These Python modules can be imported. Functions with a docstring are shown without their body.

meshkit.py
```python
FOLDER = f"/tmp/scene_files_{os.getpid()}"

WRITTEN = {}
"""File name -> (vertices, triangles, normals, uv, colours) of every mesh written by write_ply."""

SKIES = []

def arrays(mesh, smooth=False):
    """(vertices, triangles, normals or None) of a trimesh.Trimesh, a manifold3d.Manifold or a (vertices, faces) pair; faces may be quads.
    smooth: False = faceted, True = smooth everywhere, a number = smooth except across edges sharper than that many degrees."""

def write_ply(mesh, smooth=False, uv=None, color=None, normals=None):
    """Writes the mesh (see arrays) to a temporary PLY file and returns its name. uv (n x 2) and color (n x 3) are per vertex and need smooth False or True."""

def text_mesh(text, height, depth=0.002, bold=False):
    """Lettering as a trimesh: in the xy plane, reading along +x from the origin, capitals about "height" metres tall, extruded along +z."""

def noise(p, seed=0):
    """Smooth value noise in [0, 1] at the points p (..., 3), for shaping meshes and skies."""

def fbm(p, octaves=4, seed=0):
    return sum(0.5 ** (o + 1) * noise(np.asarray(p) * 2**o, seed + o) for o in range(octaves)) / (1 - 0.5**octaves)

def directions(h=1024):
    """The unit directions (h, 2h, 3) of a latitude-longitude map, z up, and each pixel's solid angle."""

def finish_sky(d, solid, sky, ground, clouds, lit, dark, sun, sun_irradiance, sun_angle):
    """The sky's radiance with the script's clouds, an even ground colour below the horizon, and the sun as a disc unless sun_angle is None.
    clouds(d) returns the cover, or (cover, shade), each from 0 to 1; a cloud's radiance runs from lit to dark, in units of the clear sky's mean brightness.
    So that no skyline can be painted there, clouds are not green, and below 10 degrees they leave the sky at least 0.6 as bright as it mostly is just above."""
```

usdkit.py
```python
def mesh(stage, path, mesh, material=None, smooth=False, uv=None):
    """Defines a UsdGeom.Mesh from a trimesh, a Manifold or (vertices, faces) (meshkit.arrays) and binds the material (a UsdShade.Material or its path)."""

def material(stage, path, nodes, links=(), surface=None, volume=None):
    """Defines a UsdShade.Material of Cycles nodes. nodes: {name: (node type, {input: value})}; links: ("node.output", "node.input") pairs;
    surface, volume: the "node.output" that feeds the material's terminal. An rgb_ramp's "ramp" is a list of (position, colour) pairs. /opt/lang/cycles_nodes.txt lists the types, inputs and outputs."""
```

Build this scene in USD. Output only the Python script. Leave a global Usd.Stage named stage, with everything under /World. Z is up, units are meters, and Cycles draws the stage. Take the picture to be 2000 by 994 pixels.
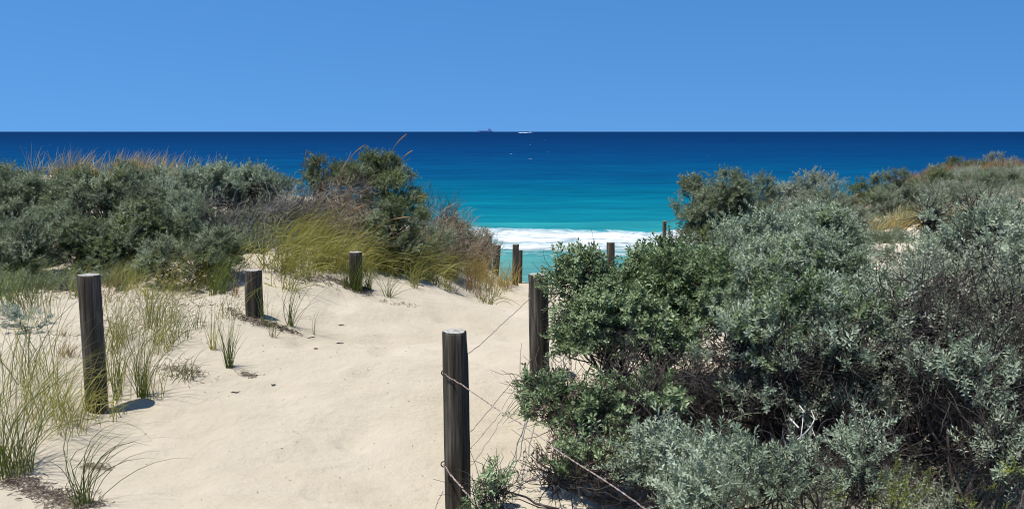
import math
import numpy as np
import trimesh
import usdkit
import meshkit
from scipy.interpolate import RBFInterpolator
from pxr import Usd, UsdGeom, UsdLux, UsdShade, Gf, Sdf, Vt

stage = Usd.Stage.CreateInMemory()
UsdGeom.SetStageUpAxis(stage, UsdGeom.Tokens.z)
UsdGeom.SetStageMetersPerUnit(stage, 1.0)
UsdGeom.Xform.Define(stage, '/World')
UsdGeom.Scope.Define(stage, '/World/Looks')

# ------------------------------------------------------------------ camera, sky, sun, exposure
CAMZ, FPX, PITCH = 1.75, 1944.0, math.radians(7.03)
EXPOSURE = 0.72
SUN_AZ = math.atan2(-0.80, -0.55)          # from +y towards +x
SUN_EL = math.radians(71)
SUN_I, SKY_S = 1.25, 0.107

cam = UsdGeom.Camera.Define(stage, '/World/camera')
cam.CreateHorizontalApertureAttr(36.0)
cam.CreateVerticalApertureAttr(36.0 * 994 / 2000)
cam.CreateFocalLengthAttr(36.0 * FPX / 2000)
cam.CreateClippingRangeAttr(Gf.Vec2f(0.1, 100000.0))
cam.CreateExposureAttr(EXPOSURE)
cam.AddTranslateOp().Set(Gf.Vec3d(0, 0, CAMZ))
cam.AddRotateXOp().Set(90.0 - math.degrees(PITCH))

S = np.array([math.cos(SUN_EL) * math.sin(SUN_AZ), math.cos(SUN_EL) * math.cos(SUN_AZ), math.sin(SUN_EL)])
sky = UsdLux.DomeLight.Define(stage, '/World/sky')
skymat = usdkit.material(stage, '/World/Looks/sky_look', {
    's': ('sky_texture', dict(sky_type='single_scattering', sun_disc=False, sun_elevation=SUN_EL, sun_rotation=SUN_AZ,
                              altitude=0.0, air_density=1.0, aerosol_density=0.3, ozone_density=3.0)),
    'tc': ('texture_coordinate', {}),
    'va': ('vector_math', dict(math_type='add', vector2=(0.0, 0.0, 0.33))),     # deep polarised blue: the paler band at the horizon sits lower
    'vn': ('vector_math', dict(math_type='normalize')),
    'h': ('hsv', dict(hue=0.5, saturation=1.3, value=1.0, fac=1.0)),
    'b': ('background_shader', dict(strength=SKY_S))},
    [('tc.generated', 'va.vector1'), ('va.vector', 'vn.vector1'), ('vn.vector', 's.vector'), ('s.color', 'h.color'), ('h.color', 'b.color')], surface='b.background')
UsdShade.MaterialBindingAPI.Apply(sky.GetPrim()).Bind(skymat)
sky.GetPrim().SetCustomDataByKey('kind', 'structure')

sun = UsdLux.DistantLight.Define(stage, '/World/sun')
sun.CreateNormalizeAttr(True)
sun.CreateIntensityAttr(SUN_I)
sun.CreateAngleAttr(0.53)
sun.CreateColorAttr(Gf.Vec3f(1.0, 0.955, 0.88))
zx = S
xx = np.cross([0, 0, 1.0], zx); xx /= np.linalg.norm(xx)
yx = np.cross(zx, xx)
sun.AddTransformOp().Set(Gf.Matrix4d(*xx, 0, *yx, 0, *zx, 0, 0, 0, 50, 1))

# ------------------------------------------------------------------ helpers
rng = np.random.default_rng(7)
used = {}


def numbered(path):
    n = used.get(path, 0)
    used[path] = n + 1
    return path if n == 0 else f'{path}_{n:03d}'


def data(prim, **kw):
    for k, v in kw.items():
        if v:
            prim.SetCustomDataByKey(k, v)


def thing(name, label, cat, loc=(0, 0, 0), group=None, kind=None):
    x = UsdGeom.Xform.Define(stage, numbered('/World/' + name))
    x.AddTranslateOp().Set(Gf.Vec3d(*map(float, loc)))
    data(x.GetPrim(), label=label, category=cat, group=group, kind=kind)
    return x.GetPrim()


def obj(name, mesh, mat, parent=None, smooth=False, **kw):
    """One Mesh prim; given in world space, stored relative to its parent's translation."""
    path = numbered((str(parent.GetPath()) if parent else '/World') + '/' + name)
    if parent is not None:
        off = np.zeros(3)
        p = parent
        while str(p.GetPath()) != '/World':
            off += np.array(UsdGeom.Xformable(p).GetLocalTransformation().ExtractTranslation())
            p = p.GetParent()
        if hasattr(mesh, 'vertices'):
            mesh = trimesh.Trimesh(np.array(mesh.vertices) - off, mesh.faces, process=False)
        else:
            mesh = (np.asarray(mesh[0]) - off, mesh[1])
    m = usdkit.mesh(stage, path, mesh, mat, smooth=smooth)
    data(m.GetPrim(), **kw)
    return m.GetPrim()


def P(px, py, Y):
    """The point seen at photograph pixel (px, py) and ground distance Y."""
    u, v = (px - 1000) / FPX, (497 - py) / FPX
    d = np.array([u, math.cos(PITCH) + v * math.sin(PITCH), -math.sin(PITCH) + v * math.cos(PITCH)])
    return np.array([0, 0, CAMZ]) + d * (Y / d[1])


def fbm(p, o=4, seed=0):
    return meshkit.fbm(np.asarray(p, float), o, seed) - 0.5


def merge(parts):
    vs, fs, n = [], [], 0
    for v, f in parts:
        vs.append(v); fs.append(np.asarray(f) + n); n += len(v)
    return np.vstack(vs), np.vstack(fs)


def tubes(C, R, sides=3):
    """C (n, m, 3) centre lines, R (n, m) radii: n open tubes in one mesh."""
    C, R = np.asarray(C, float), np.asarray(R, float)
    n, m, _ = C.shape
    T = np.gradient(C, axis=1)
    T /= np.linalg.norm(T, axis=2, keepdims=True) + 1e-12
    ref = np.where(np.abs(T[:, :1, 2:]) < 0.85, [0, 0, 1.0], [1.0, 0, 0])
    A = np.cross(T, ref); A /= np.linalg.norm(A, axis=2, keepdims=True) + 1e-12
    B = np.cross(T, A)
    ang = np.arange(sides) * 2 * np.pi / sides
    V = C[:, :, None] + R[:, :, None, None] * (np.cos(ang)[:, None] * A[:, :, None] + np.sin(ang)[:, None] * B[:, :, None])
    i, j = np.meshgrid(np.arange(m - 1), np.arange(sides), indexing='ij')
    q = np.stack([i * sides + j, i * sides + (j + 1) % sides, (i + 1) * sides + (j + 1) % sides, (i + 1) * sides + j], -1).reshape(-1, 4)
    f = np.vstack([q[:, [0, 1, 2]], q[:, [0, 2, 3]]])
    F = (f[None] + (np.arange(n) * m * sides)[:, None, None]).reshape(-1, 3)
    return V.reshape(-1, 3), F


def grid_faces(r, c):
    i, j = np.meshgrid(np.arange(r - 1), np.arange(c - 1), indexing='ij')
    a = (i * c + j).ravel()
    return np.vstack([np.stack([a, a + 1, a + c + 1], 1), np.stack([a, a + c + 1, a + c], 1)])


def unit(v):
    return v / (np.linalg.norm(v, axis=-1, keepdims=True) + 1e-12)


# ------------------------------------------------------------------ materials
def mat(name, nodes, links, surface='p.BSDF'):
    return usdkit.material(stage, '/World/Looks/' + name, nodes, links, surface=surface)


def leafmat(name, stops, rough=0.45, transl=0.25, tint=(1.0, 1.08, 0.65), spec=0.4):
    """Colour differs from leaf to leaf and from one part of a shrub to another."""
    return mat(name, {
        'g': ('geometry', {}),
        'n': ('noise_texture', dict(scale=2.2, detail=2.0)),
        'a': ('math', dict(math_type='multiply_add', value2=0.8, value3=-0.22)),
        'b': ('math', dict(math_type='multiply_add', value2=0.68)),
        'r': ('rgb_ramp', dict(ramp=stops)),
        'p': ('principled_bsdf', dict(roughness=rough, specular_ior_level=spec)),
        't': ('translucent_bsdf', {}),
        'm': ('mix', dict(mix_type='multiply', fac=1.0, color2=tint)),
        'x': ('mix_closure', dict(fac=transl))},
        [('g.position', 'n.vector'), ('n.fac', 'a.value1'), ('g.random_per_island', 'b.value1'), ('a.value', 'b.value3'), ('b.value', 'r.fac'),
         ('r.color', 'p.base_color'), ('r.color', 'm.color1'), ('m.color', 't.color'), ('p.BSDF', 'x.closure1'), ('t.BSDF', 'x.closure2')], 'x.closure')


M = {}
M['silver'] = leafmat('silver_leaf', [(0, (.11, .15, .095)), (.45, (.385, .445, .34)), (1, (.74, .79, .67))])
M['greysilver'] = leafmat('grey_leaf', [(0, (.12, .14, .09)), (.45, (.36, .39, .305)), (1, (.66, .68, .58))])
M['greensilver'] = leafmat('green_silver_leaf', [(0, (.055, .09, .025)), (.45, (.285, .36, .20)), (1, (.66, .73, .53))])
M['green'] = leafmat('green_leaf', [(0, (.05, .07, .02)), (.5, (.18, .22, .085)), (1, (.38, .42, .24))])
M['dullgreen'] = leafmat('dull_green_leaf', [(0, (.065, .085, .04)), (.45, (.27, .315, .21)), (1, (.56, .60, .47))])
M['bluegrey'] = leafmat('blue_grey_leaf', [(0, (.16, .20, .17)), (.5, (.30, .37, .33)), (1, (.46, .52, .48))])
M['yellowgreen'] = leafmat('yellow_green_leaf', [(0, (.09, .12, .02)), (.6, (.33, .34, .045)), (1, (.68, .52, .05))], transl=0.35)
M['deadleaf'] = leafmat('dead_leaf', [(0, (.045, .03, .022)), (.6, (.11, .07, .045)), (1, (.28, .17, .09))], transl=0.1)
M['grass'] = leafmat('green_grass', [(0, (.045, .065, .012)), (.4, (.17, .20, .035)), (.7, (.38, .365, .12)), (1, (.66, .56, .32))], transl=0.42, rough=.5)
M['goldgrass'] = leafmat('golden_grass', [(0, (.11, .11, .025)), (.35, (.34, .305, .085)), (.65, (.55, .46, .18)), (1, (.78, .68, .44))], transl=0.42, rough=.5)
M['straw'] = leafmat('straw_grass', [(0, (.16, .09, .035)), (.5, (.36, .23, .09)), (1, (.55, .40, .20))], transl=0.25)
M['ochregrass'] = leafmat('ochre_grass', [(0, (.25, .17, .05)), (.5, (.50, .37, .13)), (1, (.70, .56, .28))], transl=0.3)
M['orangegrass'] = leafmat('orange_grass', [(0, (.13, .06, .025)), (.5, (.29, .16, .06)), (1, (.42, .30, .13))], transl=0.25)
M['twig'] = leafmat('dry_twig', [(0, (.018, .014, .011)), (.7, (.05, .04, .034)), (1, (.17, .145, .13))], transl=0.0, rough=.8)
M['greytwig'] = leafmat('grey_twig', [(0, (.08, .07, .062)), (.6, (.21, .19, .17)), (1, (.36, .34, .31))], transl=0.0, rough=.8)
M['browntwig'] = leafmat('brown_twig', [(0, (.10, .08, .055)), (.6, (.27, .215, .15)), (1, (.50, .42, .31))], transl=0.0, rough=.8)
M['bark'] = mat('shrub_bark', {'g': ('geometry', {}), 'n': ('noise_texture', dict(scale=60.0, detail=4.0)), 'r': ('rgb_ramp', dict(ramp=[(.3, (.022, .017, .014)), (.7, (.075, .06, .05))])),
                               'p': ('principled_bsdf', dict(roughness=.85))}, [('g.position', 'n.vector'), ('n.fac', 'r.fac'), ('r.color', 'p.base_color')])
M['palebark'] = mat('bleached_wood', {'g': ('geometry', {}), 'n': ('noise_texture', dict(scale=50.0, detail=4.0)), 'r': ('rgb_ramp', dict(ramp=[(.3, (.28, .26, .24)), (.7, (.58, .56, .53))])),
                                      'p': ('principled_bsdf', dict(roughness=.85))}, [('g.position', 'n.vector'), ('n.fac', 'r.fac'), ('r.color', 'p.base_color')])
M['sand'] = mat('pale_sand', {
    'g': ('geometry', {}),
    'n1': ('noise_texture', dict(scale=0.9, detail=5.0, roughness=.6)),
    'n2': ('noise_texture', dict(scale=420.0, detail=3.0)),
    'n3': ('noise_texture', dict(scale=14.0, detail=6.0, roughness=.65)),
    'n4': ('noise_texture', dict(scale=150.0, detail=2.0)),
    'r1': ('rgb_ramp', dict(ramp=[(.3, (.338, .297, .222)), (.7, (.384, .342, .272))])),
    'r2': ('rgb_ramp', dict(ramp=[(.25, (.72, .70, .68)), (.5, (1, 1, 1)), (.8, (1.05, 1.05, 1.05))])),
    'mx': ('mix', dict(mix_type='multiply', fac=1.0)),
    'ad': ('math', dict(math_type='multiply_add', value2=.12)),
    'b1': ('bump', dict(strength=.75, distance=.03)),
    'b2': ('bump', dict(strength=.35, distance=.004)),
    'p': ('principled_bsdf', dict(roughness=.95, specular_ior_level=.1, diffuse_roughness=.4))},
    [('g.position', 'n1.vector'), ('g.position', 'n2.vector'), ('g.position', 'n3.vector'), ('g.position', 'n4.vector'), ('n1.fac', 'r1.fac'), ('n2.fac', 'r2.fac'),
     ('r1.color', 'mx.color1'), ('r2.color', 'mx.color2'), ('mx.color', 'p.base_color'), ('n3.fac', 'b1.height'), ('n4.fac', 'b2.height'), ('b1.normal', 'b2.normal'), ('b2.normal', 'p.normal')])
M['post'] = mat('weathered_post', {
    'g': ('texture_coordinate', {}),
    'mp': ('mapping', dict(scale=(55.0, 55.0, 2.2))),
    'n': ('noise_texture', dict(scale=1.0, detail=6.0, roughness=.62)),
    'mp2': ('mapping', dict(scale=(7.0, 7.0, 2.5))),
    'n2': ('noise_texture', dict(scale=1.0, detail=3.0)),
    'r': ('rgb_ramp', dict(ramp=[(.30, (.012, .010, .008)), (.5, (.052, .046, .037)), (.70, (.155, .142, .12))])),
    'r2': ('rgb_ramp', dict(ramp=[(.35, (.55, .5, .42)), (.65, (1.1, 1.1, 1.1))])),
    'mx': ('mix', dict(mix_type='multiply', fac=1.0)),
    'b': ('bump', dict(strength=.8, distance=.006)),
    'p': ('principled_bsdf', dict(roughness=.85, specular_ior_level=.2))},
    [('g.object', 'mp.vector'), ('mp.vector', 'n.vector'), ('g.object', 'mp2.vector'), ('mp2.vector', 'n2.vector'), ('n.fac', 'r.fac'), ('n2.fac', 'r2.fac'),
     ('r.color', 'mx.color1'), ('r2.color', 'mx.color2'), ('mx.color', 'p.base_color'), ('n.fac', 'b.height'), ('b.normal', 'p.normal')])
M['endgrain'] = mat('post_end_grain', {
    'g': ('texture_coordinate', {}), 'n': ('noise_texture', dict(scale=70.0, detail=5.0)),
    'r': ('rgb_ramp', dict(ramp=[(.3, (.10, .095, .085)), (.7, (.36, .345, .32))])), 'p': ('principled_bsdf', dict(roughness=.9))},
    [('g.object', 'n.vector'), ('n.fac', 'r.fac'), ('r.color', 'p.base_color')])
M['wire'] = mat('weathered_wire', {
    'g': ('geometry', {}), 'n': ('noise_texture', dict(scale=90.0, detail=2.0)), 'r': ('rgb_ramp', dict(ramp=[(.3, (.12, .075, .06)), (.7, (.36, .30, .27))])),
    'p': ('principled_bsdf', dict(roughness=.6, metallic=.2))}, [('g.position', 'n.vector'), ('n.fac', 'r.fac'), ('r.color', 'p.base_color')])
M['rust'] = mat('rusty_staple', {'p': ('principled_bsdf', dict(base_color=(.06, .04, .03), roughness=.7, metallic=.5))}, [])

exec_parts = []
# ------------------------------------------------------------------ the ground
ctl = []


def g(px, py, Y):
    ctl.append(P(px, py, Y))


g(600, 994, 4.4); g(180, 812, 6.0); g(1057, 740, 6.9); g(494, 628, 7.9); g(693, 562, 9.7); g(803, 534, 12.6)
g(900, 738, 6.9); g(900, 640, 9.4); g(930, 590, 13.0); g(965, 563, 17.5); g(1008, 560, 18.2); g(1040, 551, 20.0); g(900, 552, 15.5)
g(860, 528, 14.0); g(700, 510, 10.9); g(760, 590, 9.6); g(620, 660, 8.1); g(450, 720, 6.9); g(700, 720, 7.0); g(300, 940, 4.9); g(20, 940, 4.9)
g(100, 545, 9.6); g(380, 560, 9.0); g(200, 640, 7.6); g(20, 660, 7.2); g(560, 500, 10.2)
g(60, 470, 13.0); g(250, 352, 17.0); g(350, 420, 13.5); g(500, 430, 12.5); g(30, 345, 16.5); g(-200, 345, 16.5); g(-200, 545, 9.6); g(700, 415, 12.4)
g(850, 470, 15.0); g(920, 495, 17.0); g(430, 365, 17.5); g(560, 380, 16.0)
ctl += [np.array(c) for c in (
    (-.25, 4.9, -.20), (.4, 4.8, -.18), (1.2, 4.5, -.12), (2.2, 4.2, -.05), (1.0, 6.8, -.05), (2.2, 6.8, .02), (3.4, 6.4, .1), (3.6, 4.2, .05),
    (0, 2.5, -.05), (2, 2.5, -.05), (-2, 2.5, .05), (0, -2, 0), (4, -2, .1), (-4, -2, .2), (-3.6, 5.0, .1), (-5.5, 5.5, .3), (6, 5, .3))]
g(1340, 522, 14.0); g(1400, 545, 11.5); g(1180, 545, 17.0); g(1250, 560, 12.0); g(1720, 445, 18.5); g(1780, 425, 21.0); g(1690, 412, 24.0); g(1620, 480, 15.0); g(1560, 470, 17)
g(1800, 357, 30.0); g(1900, 325, 33.5); g(1950, 322, 34.0); g(2000, 335, 33.0); g(2150, 340, 32.0); g(1650, 395, 28.0); g(1560, 440, 26.0); g(1950, 430, 17.5); g(1450, 480, 21)
ctl += [np.array(c) for c in (
    (0, 26, -2.6), (1.5, 30, -3.6), (0, 38, -5.0), (0, 46, -5.7), (0, 60, -7.0), (-6, 24, -1.6), (-10, 26, -1.4), (-6, 38, -4.9), (-6, 60, -7), (-6, 46, -5.7),
    (7, 33, -2.9), (10, 40, -3.6), (6, 46, -5.6), (16, 42, -2.6), (22, 46, -4.9), (14, 60, -7), (28, 40, -1.5), (-16, 22, .3), (-16, 34, -4), (-16, 46, -5.6),
    (-30, 16, 1.0), (-30, 30, -2.8), (-30, 46, -5.6), (-30, 60, -7), (-60, 16, 1.2), (-60, 30, -2.8), (-60, 46, -5.6), (-60, 60, -7), (40, 30, 1.2), (40, 38, -1.5), (40, 47, -5.6), (40, 60, -7),
    (70, 30, 1.2), (70, 46, -5.6), (70, 60, -7), (12, 12, .4), (20, 20, .8), (40, 15, .8), (70, 10, .6), (-12, 8, .7), (-30, 5, .8), (-60, 0, .6), (0, -20, .3), (30, -20, .6), (-30, -20, .6), (70, -30, .6), (-70, -30, .6), (0, -60, .4))]
ctl = np.array(ctl)
warp = lambda q: q
_rbf = RBFInterpolator(ctl[:, :2], ctl[:, 2], kernel='thin_plate_spline', smoothing=0.01)


def H0(x, y):
    q = np.stack([np.ravel(x), np.ravel(y)], 1).astype(float)
    q = np.clip(q, [-75, -60], [75, 60])
    return _rbf(q).reshape(np.shape(x))


def Hd(x, y):
    x, y = np.asarray(x, float), np.asarray(y, float)
    p = np.stack([x, y, np.zeros_like(x)], -1)
    near = np.clip((40 - y) / 10, 0, 1)
    d = .16 * fbm(p * .5, 3, 3) + .075 * fbm(p * 2.2, 3, 5) + .028 * fbm(p * np.array([5.5, 7.0, 1]), 3, 9)
    k = meshkit.noise(p * 3.1, 21)                       # scuffed footprints
    d -= .038 * np.clip((k - .60) / .3, 0, 1) ** 1.2
    return H0(x, y) + d * near


_gx = np.concatenate([-np.geomspace(6.0, 160, 40)[::-1], np.linspace(-5.95, 5.95, 340), np.geomspace(6.0, 160, 40)])
_gy = np.concatenate([np.linspace(-60, 1.5, 30), np.linspace(1.6, 9, 260), np.linspace(9.06, 22, 190), np.linspace(22.2, 62, 80)])
GX, GY = np.meshgrid(_gx, _gy)
GZ = Hd(GX, GY)
from scipy.interpolate import RegularGridInterpolator
_hi = RegularGridInterpolator((_gy, _gx), GZ, bounds_error=False, fill_value=0.0)


def H(x, y):
    return _hi(np.stack([np.asarray(y, float), np.asarray(x, float)], -1))


def G(px, py, y0=3.0, y1=40.0):
    """Where the photograph's pixel meets the sand."""
    Y = np.linspace(y0, y1, 2400)
    p = P(px, py, 1.0) - np.array([0, 0, CAMZ])
    pts = np.array([0, 0, CAMZ]) + p[None] * Y[:, None]
    below = pts[:, 2] < H(pts[:, 0], pts[:, 1])
    k = int(np.argmax(below)) if below.any() else len(Y) - 1
    q = pts[k]
    return np.array([q[0], q[1], float(H(q[0], q[1]))])


obj('sand', (np.stack([GX, GY, GZ], -1).reshape(-1, 3), grid_faces(*GX.shape)), M['sand'], smooth=True, kind='structure', label='pale dune sand with a trodden path', category='sand')

# ------------------------------------------------------------------ the sea
SEA = -5.5
wy = np.concatenate([np.linspace(38, 110, 420), np.geomspace(110.5, 1500, 260)[:], np.geomspace(1530, 60000, 60)])
wx = np.concatenate([-np.geomspace(90, 60000, 60)[::-1], np.linspace(-89, 89, 260), np.geomspace(90, 60000, 60)])
WX, WY = np.meshgrid(wx, wy)


def wave(x, y):
    p = np.stack([x, y, 0 * x], -1)
    a = np.clip((400 - y) / 300, 0, 1)
    bend = 6 * fbm(p * np.array([.02, .0, 0]), 3, 31)
    z = .10 * np.sin((y + bend * 2) * .42 + 3 * fbm(p * .03, 2, 33)) * a
    z += .30 * fbm(p * np.array([.12, .5, 0]), 3, 35) * a
    crest = 72.5 + bend
    z += .55 * np.exp(-((y - crest) / 2.2) ** 2) * (.6 + .8 * (fbm(p * np.array([.05, 0, 0]), 2, 37) + .5))
    z += .25 * np.exp(-((y - crest + 9) / 2.0) ** 2)
    return SEA + z * np.clip((y - 40) / 12, 0, 1)


WZ = wave(WX, WY)
M['sea'] = mat('sea_water', {
    'g': ('geometry', {}), 'sx': ('separate_xyz', {}),
    'nd': ('noise_texture', dict(scale=.02, detail=4.0)),
    'ny': ('math', dict(math_type='multiply_add', value2=50.0, value3=-25.0)),
    'yy': ('math', dict(math_type='add')),
    'lg': ('math', dict(math_type='logarithm', value2=10.0)),
    'mr': ('map_range', dict(from_min=1.65, from_max=3.2, to_min=0.0, to_max=1.0, clamp=True)),
    'r': ('rgb_ramp', dict(ramp=[(0, (.075, .185, .172)), (.05, (.048, .172, .168)), (.13, (.014, .145, .165)), (.19, (.002, .108, .148)), (.25, (.0, .074, .124)), (.36, (.0, .042, .106)), (.55, (.0, .026, .088)), (.8, (.0, .018, .070)), (1, (.0, .015, .060))])),
    'mp': ('mapping', dict(scale=(.10, .42, 1.0))),
    'n': ('noise_texture', dict(scale=1.0, detail=8.0, roughness=.62)),
    'rc': ('rgb_ramp', dict(ramp=[(.30, (.70, .72, .76)), (.5, (1, 1, 1)), (.70, (1.38, 1.3, 1.2))])),
    'mx': ('mix', dict(mix_type='multiply', fac=1.0)),
    'mq': ('mapping', dict(scale=(.012, .055, 1.0))),
    'nq': ('noise_texture', dict(scale=1.0, detail=6.0, roughness=.6)),
    'rq': ('rgb_ramp', dict(ramp=[(.32, (.84, .87, .92)), (.5, (1, 1, 1)), (.68, (1.16, 1.12, 1.06))])),
    'm2': ('mix', dict(mix_type='multiply', fac=1.0)),
    'b': ('bump', dict(strength=.5, distance=.35)),
    'd': ('diffuse_bsdf', {}),
    'gl': ('glossy_bsdf', dict(roughness=.32, color=(.8, .9, 1.0))),
    'x': ('mix_closure', dict(fac=.016))},
    [('g.position', 'sx.vector'), ('g.position', 'nd.vector'), ('nd.fac', 'ny.value1'), ('sx.y', 'yy.value1'), ('ny.value', 'yy.value2'), ('yy.value', 'lg.value1'), ('lg.value', 'mr.value'), ('mr.result', 'r.fac'),
     ('g.position', 'mp.vector'), ('mp.vector', 'n.vector'), ('n.fac', 'rc.fac'), ('r.color', 'mx.color1'), ('rc.color', 'mx.color2'), ('mx.color', 'm2.color1'), ('g.position', 'mq.vector'), ('mq.vector', 'nq.vector'), ('nq.fac', 'rq.fac'), ('rq.color', 'm2.color2'), ('m2.color', 'd.color'), ('n.fac', 'b.height'),
     ('b.normal', 'd.normal'), ('b.normal', 'gl.normal'), ('d.BSDF', 'x.closure1'), ('gl.BSDF', 'x.closure2')], 'x.closure')
obj('sea', (np.stack([WX, WY, WZ], -1).reshape(-1, 3), grid_faces(*WX.shape)), M['sea'], smooth=True, kind='structure', label='blue sea running from turquoise shallows to a dark horizon', category='sea')

# surf: a sheet of foam with holes in it, riding on the wave
fy = np.linspace(50, 80, 200); fx = np.linspace(-70, 90, 420)
FX, FY = np.meshgrid(fx, fy)
pp = np.stack([FX, FY, 0 * FX], -1)
FZ = wave(FX, FY) + .02 + .16 * np.clip(fbm(pp * np.array([.5, .9, 0]), 4, 41) + .25, 0, 1)
M['foam'] = mat('sea_foam', {
    'g': ('geometry', {}), 'sx': ('separate_xyz', {}),
    'mp': ('mapping', dict(scale=(.34, .50, 1.0))), 'n': ('noise_texture', dict(scale=1.0, detail=10.0, roughness=.74, distortion=.9)),
    'mp2': ('mapping', dict(scale=(.03, .0, 0.0))), 'n2': ('noise_texture', dict(scale=1.0, detail=3.0)),
    'ed': ('math', dict(math_type='multiply_add', value2=-22.0, value3=11.0)),
    'y': ('math', dict(math_type='add')),
    'cov': ('rgb_ramp', dict(ramp=[(0, (0, 0, 0)), (.10, (.0, .0, .0)), (.24, (.36, .36, .36)), (.45, (.54, .54, .54)), (.66, (.61, .61, .61)), (.74, (.46, .46, .46)), (.78, (.0, .0, .0)), (1, (0, 0, 0))])),
    'mr': ('map_range', dict(from_min=50.0, from_max=80.0, clamp=True)),
    'ad': ('math', dict(math_type='add')),
    'st': ('map_range', dict(from_min=.86, from_max=1.16, clamp=True)),
    't': ('transparent_bsdf', {}), 'd': ('principled_bsdf', dict(base_color=(.50, .53, .555), roughness=.9, specular_ior_level=.1)), 'x': ('mix_closure', {})},
    [('g.position', 'mp.vector'), ('mp.vector', 'n.vector'), ('g.position', 'mp2.vector'), ('mp2.vector', 'n2.vector'), ('g.position', 'sx.vector'), ('n2.fac', 'ed.value1'), ('sx.y', 'y.value1'), ('ed.value', 'y.value2'), ('y.value', 'mr.value'),
     ('mr.result', 'cov.fac'), ('cov.color', 'ad.value1'), ('n.fac', 'ad.value2'), ('ad.value', 'st.value'), ('st.result', 'x.fac'), ('t.BSDF', 'x.closure1'), ('d.BSDF', 'x.closure2')], 'x.closure')
obj('surf_foam', (np.stack([FX, FY, FZ], -1).reshape(-1, 3), grid_faces(*FX.shape)), M['foam'], smooth=True, kind='stuff', label='white surf foam of a broken wave near the shore', category='foam')

# whitecaps: small torn crests over open water
M['white'] = mat('whitecap_foam', {'p': ('principled_bsdf', dict(base_color=(.5, .53, .56), roughness=.9))}, [])
parts = []
r2 = np.random.default_rng(11)
for _ in range(100):
    Y = 10 ** r2.uniform(2.4, 3.35)
    X = r2.uniform(-.6, .6) * Y
    L = r2.uniform(.10, .34) * (Y / 260) ** .45 * (2.0 if r2.random() < .12 else 1)
    h = L * r2.uniform(.10, .2)
    k = 6
    s = np.linspace(-1, 1, k)
    prof = (1 - s ** 2) * r2.uniform(.4, 1, k)
    bottom = np.stack([X + s * L, np.full(k, Y - .15) + r2.normal(0, .1, k), np.full(k, SEA - .12)], 1)
    top = np.stack([X + s * L, np.full(k, Y) + r2.normal(0, .1, k), SEA - .02 + h * prof], 1)
    back = bottom + np.array([0, .6, 0])
    parts.append((np.vstack([bottom, top, back]), grid_faces(3, k)))
obj('whitecaps', merge(parts), M['white'], kind='stuff', label='small scattered whitecaps far out on the blue sea', category='whitecaps')

# ------------------------------------------------------------------ ship and boat on the horizon
M['hull'] = mat('hazed_ship_hull', {'p': ('principled_bsdf', dict(base_color=(.20, .27, .46), roughness=.6))}, [])  # distant haze is put into the hull colour as blue
M['deck'] = mat('hazed_ship_house', {'p': ('principled_bsdf', dict(base_color=(.24, .29, .47), roughness=.6))}, [])  # same haze blue painted into the upperworks
M['boatwhite'] = mat('boat_gelcoat', {'p': ('principled_bsdf', dict(base_color=(.82, .83, .85), roughness=.3))}, [])
M['tint'] = mat('boat_window', {'p': ('principled_bsdf', dict(base_color=(.02, .025, .03), roughness=.08))}, [])


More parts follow.
